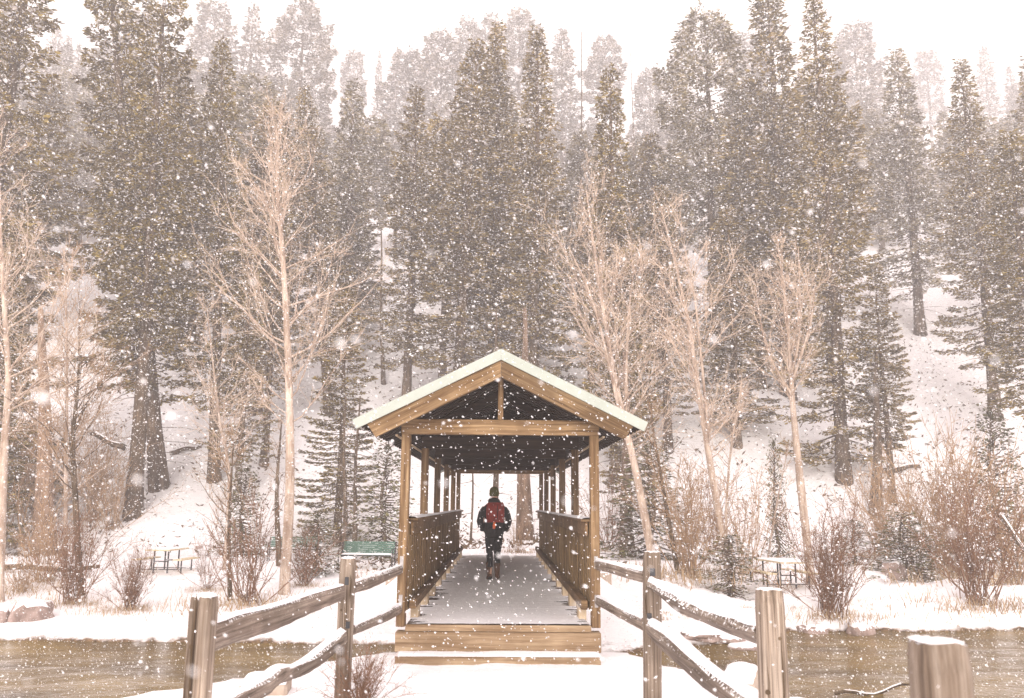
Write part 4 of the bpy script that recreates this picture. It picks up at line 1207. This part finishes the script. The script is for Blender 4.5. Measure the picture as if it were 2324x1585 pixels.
bare_tree('bare_tree', [(1640, 1200, 30), (1655, 1050, 30), (1680, 900, 30)], .06, 'thin bare sapling leaning right beside the mottled tree', 12, 22, .3, .3)
bare_tree('bare_tree', [(1740, 1290, 30), (1760, 1160, 30), (1790, 1010, 30.2)], .04, 'curving thin sapling left of the forked tree', 13, 14, .3, .3, twigm='twig_ochre')

# thick trunks and snags seen on the slope
def bare_trunk(px, by_, Yd, top, r0, label, mat='bark_dark', lean=0, seed=1, name='tree_trunk'):
    p = at(px, by_, Yd); t_ = at(px + lean, top, Yd + .5); z = tz(p.x, Yd) - .2
    root = empty(name, (p.x, Yd, z)); rng = np.random.default_rng(seed)
    H = t_.z - z; n = 12
    pts = [(0 + (t_.x - p.x) * f + .05 * math.sin(f * 7 + seed), .5 * f, H * f) for f in np.linspace(0, 1, n)]
    rr = [r0 * (1.25 - .25 * min(1, f * 6)) * (1 - .75 * f) for f in np.linspace(0, 1, n)]
    MB().tube(pts, rr, 10, jitter=.07, rng=rng).build('trunk', M[mat], root, smooth=True)
    segs = []
    for _ in range(26):
        f = rng.uniform(.15, .98); a = rng.uniform(0, 6.28); L = rng.uniform(.3, 1.5)
        i = f * (n - 1); q = np.array(pts[int(i)]); c, _d = curve(q, (math.cos(a), math.sin(a), rng.uniform(-.4, .3)), L, 4, rng, .12, -.03); segs.append((c, .018, .005, 3))
    o = link_mesh('limbs', np_mesh('limbs', *branch_mesh(segs)), M[mat], root); o['kind'] = 'stuff'
    tag(root, label, 'tree trunk')
bare_trunk(1190, 1165, 38, 700, .36, 'thick reddish trunk seen through the far end of the bridge', 'bark_red', 0, 2)
bare_trunk(1424, 1240, 35, 800, .30, 'thick brown trunk just right of the near bridge post', 'bark_red', -6, 3)
bare_trunk(105, 1262, 35, 700, .42, 'very thick trunk behind the golden grass at the far left', 'bark_red', -10, 4)
bare_trunk(1990, 1190, 41, 800, .30, 'dark trunk at the foot of the largest right fir', 'bark_dark', 0, 5)
bare_trunk(782, 1240, 35, 900, .12, 'thin straight trunk above the right-hand green bench', 'bark_dark', 2, 6)
bare_trunk(805, 1180, 37, 900, .12, 'second thin trunk right beside the one above the bench', 'bark_dark', 10, 7)
bare_trunk(868, 900, 58, 520, .16, 'dead broken-topped trunk in the snowy gap above the left roof edge', 'bark_dark', -4, 8)
bare_trunk(1316, 400, 86, 72, .16, 'dead snag with a few stubs on the skyline right of centre', 'bark_dark', 4, 9, name='dead_snag')
bare_trunk(1440, 400, 88, 120, .12, 'thin leaning snag on the skyline right of the free-standing pine', 'bark_dark', -8, 10, name='dead_snag')
bare_trunk(1125, 1150, 39, 700, .16, 'slim trunk glimpsed behind the walker through the bridge', 'bark_dark', 4, 11)
bare_trunk(1070, 1180, 37, 850, .05, 'thin crooked sapling seen left of the walker through the bridge', 'bark_dark', 4, 12)

# fallen logs
def log(p0, p1, r, label, seed, nb_=12):
    a = Vector(p0); b_ = Vector(p1); root = empty('fallen_log', a); rng = np.random.default_rng(seed)
    n = 9; pts = [(b_ - a) * (k / (n - 1)) + Vector((0, 0, .06 * math.sin(k + seed))) for k in range(n)]
    q = (b_ - a).to_track_quat('X', 'Z'); qi = q.inverted()
    mb = MB().tube(pts, [r * (1 - .5 * k / n) for k in range(n)], 8, jitter=.12, rng=rng)
    mb.v = [tuple(qi @ Vector(v)) for v in mb.v]
    o = mb.build('log_wood', M['bark_dark'], root, smooth=True); o.rotation_mode = 'QUATERNION'; o.rotation_quaternion = q
    segs = []
    for _ in range(nb_):
        f = rng.uniform(.2, .95); c, _d = curve(np.array((b_ - a) * f), (rng.normal(), rng.normal(), rng.uniform(.1, 1)), rng.uniform(.3, .9), 4, rng, .15); segs.append((c, .02, .006, 3))
    if segs: link_mesh('dead_branches', np_mesh('dead_branches', *branch_mesh(segs)), M['bark_dark'], root)
    m2 = MB().tube([p + Vector((0, 0, r * .75)) for p in pts[1:-1]], [r * .45] * (n - 2), 6); m2.build('snow_strip', M['snow'], root, smooth=True)
    tag(root, label, 'fallen log', 'fallen logs on the slope')
log(at(285, 1020, 41), at(205, 985, 40), .15, 'dark fallen branch spanning between two left trunks', 1)
lp = ground_hit(2000, 1078); log((lp.x, lp.y, lp.z + .15), (lp.x + 2.4, lp.y + .6, lp.z + .5), .16, 'fallen log on the snow right of the largest right fir trunk', 2)
lp = ground_hit(1655, 968); log((lp.x, lp.y, lp.z + .15), (lp.x + 2.0, lp.y + .5, lp.z + .45), .26, 'dark fallen log on the slope left of the forked tree', 3)
lp = ground_hit(385, 1035); log((lp.x, lp.y, lp.z + .12), (lp.x + 1.6, lp.y + .5, lp.z + .55), .16, 'dark fallen log on the slope beside the flared trunk', 4)
lp = ground_hit(40, 1300); log((lp.x - 1.5, lp.y, lp.z + .1), (lp.x + 2.6, lp.y + .2, lp.z + .16), .12, 'fallen log lying on the snow behind the golden grass at the left', 5)
log(at(2262, 1160, 27), at(2345, 1275, 25.5), .10, 'leaning dead pole in the brush at the right edge', 6)
lp = at(2010, 1512, 15.5); log((lp.x - 1.0, 15.3, WATER_Z + .03), (lp.x + .6, 15.9, WATER_Z + .07), .03, 'thin drifted branch lying in the river at the right', 7, 0)

# shrubs: many stems from one foot, with twigs and withered grass around
def shrub_proto(seed, n=34, H=1.9, fan=.55, tw=5):
    rng = np.random.default_rng(seed); stems, twigs = [], []
    for _ in range(n):
        a = rng.uniform(0, 6.28); lean = abs(rng.normal(0, fan)); L = H * rng.uniform(.45, 1.05)
        p = (rng.normal(0, .10), rng.normal(0, .10), -.05)
        c, _d = curve(p, (math.cos(a) * lean, math.sin(a) * lean, 1), L, 6, rng, .09, .01)
        stems.append((c, .011, .004, 3))
        for _ in range(int(tw * L / H * 1.6)):
            s = rng.uniform(.2, 1); j = min(int(s * 6), 5); q = c[j] + (c[j+1] - c[j]) * (s * 6 - j)
            c2, _d = curve(q, unit((c[j+1] - c[j])[None])[0] + rng.normal(0, .45, 3), L * rng.uniform(.12, .38), 3, rng, .14, .03)
            twigs.append((c2, .005, .0028, 3))
            for _ in range(2):
                q3 = c2[rng.integers(1, 3)]; c3, _d = curve(q3, rng.normal(0, .6, 3) + np.array([0, 0, .6]), L * rng.uniform(.05, .15), 2, rng, .1); twigs.append((c3, .004, .0025, 3))
    return np_mesh('stems', *branch_mesh(stems)), np_mesh('twigs', *branch_mesh(twigs))
def grass_mesh(rng, n, rx, ry, H, zf=None):
    x = rng.normal(0, rx, n); y = rng.normal(0, ry, n); a = rng.uniform(0, 6.28, n); L = H * rng.uniform(.4, 1.1, n)
    z0 = (zf(x, y) if zf is not None else np.zeros(n)) - .03
    bx = x + np.cos(a) * L * .35; by = y + np.sin(a) * L * .35
    w = .004; tip = L * rng.uniform(.7, 1, n)
    px_, py_ = -np.sin(a) * w, np.cos(a) * w
    V_ = np.stack([np.stack([x - px_, y - py_, z0], 1), np.stack([x + px_, y + py_, z0], 1),
                   np.stack([(x + bx) / 2 + px_, (y + by) / 2 + py_, z0 + tip * .52], 1), np.stack([bx, by, z0 + tip], 1)], 1).reshape(-1, 3)
    return V_, np.arange(4 * n).reshape(-1, 4)
SH = [shrub_proto(1), shrub_proto(2, 46, 1.9, .45, 6), shrub_proto(3, 24, 1.9, .75, 6), shrub_proto(4, 60, 1.9, .6, 8)]
gr = np.random.default_rng(3); GRm = [np_mesh('dry_grass', *grass_mesh(gr, 420, .36, .3, .24)) for _ in range(3)]
_sc = {}
def shrub(k, px, by_, hpx, label, Yd=None, tm='twig_red', wide=1.0, grass=1.0, gsc=1.0):
    p = ground_hit(px, by_) if Yd is None else Vector((at(px, by_, Yd).x, Yd, 0))
    p.z = tz(p.x, p.y); H = hpx / FPX * p.y; s = H / 1.9
    root = empty('bare_shrub', p, gr.uniform(0, 6.28))
    for nm, me in (('stems', SH[k][0]), ('twigs', SH[k][1])):
        key = (k, nm, tm)
        if key not in _sc:
            m2 = me.copy(); m2.materials.append(M[tm]); _sc[key] = m2
        o = link_mesh(nm, _sc[key], None, root); o['kind'] = 'stuff'; o.scale = (s * wide, s * wide, s)
    if grass:
        me = GRm[int(gr.integers(3))]
        if not len(me.materials): me.materials.append(M['dry_grass'])
        o = link_mesh('dry_grass', me, None, root); o.scale = (gsc * s * 1.2 * grass, gsc * s * 1.2 * grass, grass * max(.6, s * .8)); o['kind'] = 'stuff'
    tag(root, label, 'shrub', 'bare shrubs along the banks')
shrubs = [
 (1, 165, 1370, 200, 'bare willow clump round the dark leaning trunk at the left', 'twig_red', .9, 1.2),
 (3, 292, 1385, 135, 'compact red-brown shrub with a bushy foot on the left bank', 'twig_red', .8, 1.6),
 (0, 560, 1372, 260, 'tall willow clump just left of the tallest bare tree', 'twig_red', .9, 1.5),
 (2, 470, 1340, 120, 'thin-stemmed shrub left of the tall willow clump', 'twig_red', .8, 1.2),
 (1, 690, 1330, 130, 'low twiggy shrub at the foot of the tallest bare tree', 'twig_red', 1, 1),
 (0, 45, 1345, 110, 'shrub among golden grass in the left corner of the bank', 'twig_ochre', 1, 2.4),
 (0, 100, 1320, 230, 'tall ochre brush behind the golden grass at the left', 'twig_ochre', .8, 1),
 (3, 1885, 1405, 240, 'dense dark shrub overhanging the water at the right', 'twig_red', .85, 1.3),
 (1, 2225, 1375, 290, 'dense upright shrub at the right edge of the bank', 'twig_red', .85, 1.4),
 (2, 1380, 1250, 190, 'fan-shaped shrub in the snow right of the near bridge post', 'twig_red', .9, .6),
 (1, 1560, 1310, 260, 'tall brush behind the grey slotted fence post', 'twig_ochre', .9, 1.6),
 (2, 1690, 1300, 230, 'loose brush right of the leaning mottled tree', 'twig_ochre', 1, .8),
 (0, 2090, 1310, 260, 'ochre brush on the right bank behind the pointed rock', 'twig_ochre', 1, 1.8),
 (3, 2160, 1300, 300, 'thick ochre thicket left of the right-edge shrub', 'twig_ochre', .9, 1.2),
 (0, 2310, 1320, 330, 'reddish thicket cut off by the right edge', 'twig_ochre', .9, 1.4),
 (1, 2000, 1260, 200, 'pale brush at the foot of the slope right of centre-right', 'twig_ochre', 1, 1),
 (2, 1175, 1255, 75, 'small dry shrub seen through the bridge right of the walker', 'twig_ochre', .9, 1.6),
 (0, 255, 1200, 160, 'faint brush on the slope behind the compact shrub', 'twig_ochre', 1, .5),
 (0, 20, 1240, 300, 'brown brush filling the far left behind the pale curved trunk', 'twig_ochre', 1, .6),
 (3, 75, 1150, 260, 'brown twig mass high on the left in front of the thick trunk', 'twig_ochre', 1, .5),
 (1, 210, 1180, 240, 'twiggy growth beside the slim rusty bare tree', 'twig_ochre', .8, .5),
 (2, 1620, 1250, 200, 'twigs right of the low spreading spruce', 'twig_red', .8, .5),
 (2, 820, 1335, 60, 'very small dry tuft shrub left of the bridge post', 'twig_ochre', 1.4, 1),
]
for k, px, by_, hp, lab, tm, wd, g_ in shrubs: shrub(k, px, by_, hp, lab, None, tm, wd, g_)
shrub(3, 822, 1560, 125, 'reddish thorny bush in the foreground at the foot of the slotted left post', 7.55, 'twig_red', 1.25, 0)
shrub(2, 800, 1565, 60, 'low twigs on the snow in front of the slotted left post', 7.3, 'twig_red', 2.2, 0)

# ------------------------------------------------------------------ ground cover (nobody could count it)
def scatter_grass(name, boxes, H, mat, seed, size=.006):
    rng = np.random.default_rng(seed); VV, FF = [], []; b = 0
    for (x0, x1, y0, y1, n, tuft) in boxes:
        cx0 = rng.uniform(x0, x1, n); cy0 = rng.uniform(y0, y1, n)
        for x, y in zip(cx0, cy0):
            v_, f_ = grass_mesh(rng, tuft, .09, .09, H * rng.uniform(.5, 1.2)); z = tz(x, y)
            if 11 < y < 24 and z < WATER_Z: continue
            v_ = v_ + np.array([x, y, z]); VV.append(v_); FF.append(f_ + b); b += len(v_)
    o = link_mesh(name, np_mesh(name, np.concatenate(VV), np.concatenate(FF)), mat)
    tag(o, kind='stuff'); return o
boxes = []
for px, py, n, r in ((60, 1340, 40, 1.1), (280, 1385, 22, .8), (170, 1372, 16, .6), (560, 1375, 22, .7), (930, 1400, 2, .3), (1570, 1325, 60, 1.3), (1640, 1340, 30, .8), (1700, 1390, 30, 1.0),
                     (1860, 1405, 30, 1.0), (1950, 1395, 30, 1.0), (2060, 1310, 40, 1.3), (2100, 1400, 26, 1.3), (2200, 1395, 26, 1.0), (2290, 1370, 30, 1.0), (1230, 1250, 10, .5), (690, 1395, 8, .4), (1780, 1335, 14, .6), (1560, 1405, 22, .9)):
    p = ground_hit(px, py); boxes.append((p.x - r, p.x + r, p.y - r * .4, p.y + r * .5, n, 22))
scatter_grass('bank_grass', boxes, .17, M['dry_grass'], 5)
# snow-free debris on the slope: small leaf and twig clumps poking through
rng = np.random.default_rng(8); n = 16000
x = rng.uniform(-32, 36, n); y = 30 + rng.uniform(0, 1, n) ** 1.5 * 46
k = (fbm(x * .25, y * .25, 71) + .3 * fbm(x * 1.1, y * 1.1, 72)) > .03 - .25 * sstep(35, 38, y) + .25 * (1 - sstep(30, 36, y)); x, y = x[k], y[k]
z = terrain(x, y); n = len(x)
P0 = np.stack([x, y, z - .01], 1); a = rng.uniform(0, 6.28, n)
D = unit(np.stack([np.cos(a), np.sin(a) * .6, rng.uniform(.05, .9, n)], 1)); S = unit(np.cross(D, rng.normal(0, 1, (n, 3))))
v_, f_ = leaf_quads(P0, D, S, rng.uniform(.08, .38, n), rng.uniform(.02, .07, n))
o = link_mesh('hillside_litter', np_mesh('hillside_litter', v_, f_), M['litter']); tag(o, kind='stuff')

# ------------------------------------------------------------------ falling snow
fm, t, b = newmat('snowflake')
b.inputs['Base Color'].default_value = (.93, .92, .94, 1); b.inputs['Roughness'].default_value = .9
tp_ = N(t, 'ShaderNodeBsdfTransparent'); ms = N(t, 'ShaderNodeMixShader'); ms.inputs[0].default_value = .22      # airy clumps of ice let some light straight through
t.links.new(b.outputs[0], ms.inputs[1]); t.links.new(tp_.outputs[0], ms.inputs[2]); t.links.new(ms.outputs[0], [n_ for n_ in t.nodes if n_.type == 'OUTPUT_MATERIAL'][0].inputs[0])
rng = np.random.default_rng(99)
def flakes(P0, rad, fine):
    n = len(P0)
    if fine:
        o8 = np.array([(1, 0, 0), (-1, 0, 0), (0, 1, 0), (0, -1, 0), (0, 0, 1), (0, 0, -1)], float)
        f8 = np.array([(0, 2, 4), (2, 1, 4), (1, 3, 4), (3, 0, 4), (2, 0, 5), (1, 2, 5), (3, 1, 5), (0, 3, 5)])
    else:
        o8 = np.array([(1, 0, -.7), (-1, 0, -.7), (0, 1, .7), (0, -1, .7)], float); f8 = np.array([(0, 2, 1), (0, 1, 3), (0, 3, 2), (1, 2, 3)])
    m = len(o8); sh = rng.uniform(.6, 1.25, (n, m, 1))
    V_ = o8[None] * sh * rad[:, None, None]
    # flakes are irregular clumps, a little longer along the wind
    q = rng.normal(0, 1, (n, 3, 3)); q1 = unit(q[:, 0] * .55 + np.array([.9, 0, -.5])); q2 = unit(np.cross(q1, q[:, 1])); q3 = np.cross(q1, q2)
    V_ = np.einsum('nij,njk->nik', V_, np.stack([q1 * 1.35, q2 * .8, q3 * .7], 1)) + P0[:, None]
    F_ = f8[None] + (np.arange(n) * m)[:, None, None]
    return V_.reshape(-1, 3), F_.reshape(-1, 3)
n = 300000
yy = np.concatenate([.9 + 16.5 * rng.uniform(0, 1, 150000) ** (1 / 2.7), rng.uniform(16, 34, n - 150000)])
xx = rng.uniform(-1, 1, n) * (yy * .72 + .6)
zz = EYE + yy * rng.uniform(-.32, .72, n)
gz = np.where((yy > 11) & (yy < 24), WATER_Z, terrain(xx, yy))
inside = (np.abs(xx) < 1.9) & (yy > Y0 - .3) & (yy < Y1 + .3) & (zz > -.2) & (zz < apex)
blow = rng.uniform(0, 1, n) < .12
k = (zz > gz + .05) & (~inside | (blow & (zz > .1) & (np.abs(xx) < 1.0) & (zz < 2.2)))
P0 = np.stack([xx, yy, zz], 1)[k]
rad = np.exp(rng.normal(math.log(.0051), .55, len(P0)))
rad = np.minimum(rad, .0042 + P0[:, 1] * .0006)
rad *= np.where(P0[:, 1] > 17, 1.25, 1)
# a few big wet clumps close to the lens
n2 = 150
y2 = rng.uniform(.55, 2.2, n2); P2 = np.stack([rng.uniform(-1, 1, n2) * y2 * .66, y2, EYE + y2 * rng.uniform(-.25, .66, n2)], 1)
r2_ = rng.uniform(.0015, .0036, n2)
exp_ = [at(425, 600, .8), at(772, 778, .62), at(390, 945, .8), at(325, 866, 1.1), at(1040, 372, 1.0), at(130, 520, 1.1), at(1838, 482, 1.2), at(1455, 1040, 1.6), at(2095, 1018, 1.5), at(1740, 600, .9), at(805, 770, .7), at(480, 290, 1.3)]
P2 = np.concatenate([P2, np.array([tuple(p) for p in exp_])]); r2_ = np.concatenate([r2_, [.0042, .0045, .0045, .004, .004, .004, .004, .005, .005, .0045, .004, .005]])
near = P0[:, 1] < 7
v1, f1_ = flakes(np.concatenate([P0[near], P2]), np.concatenate([rad[near], r2_]), True)
v2_, f2_ = flakes(P0[~near], rad[~near], False)
v1, f1_ = np.concatenate([v1, v2_]), np.concatenate([f1_, f2_ + len(v1)])
o = link_mesh('falling_snow', np_mesh('falling_snow', v1, f1_), fm); tag(o, kind='stuff')
print('objects', len(bpy.data.objects), 'tris', sum(sum(len(p.vertices) - 2 for p in m.polygons) if len(m.polygons) < 20 else len(m.polygons) * 2 for m in bpy.data.meshes))
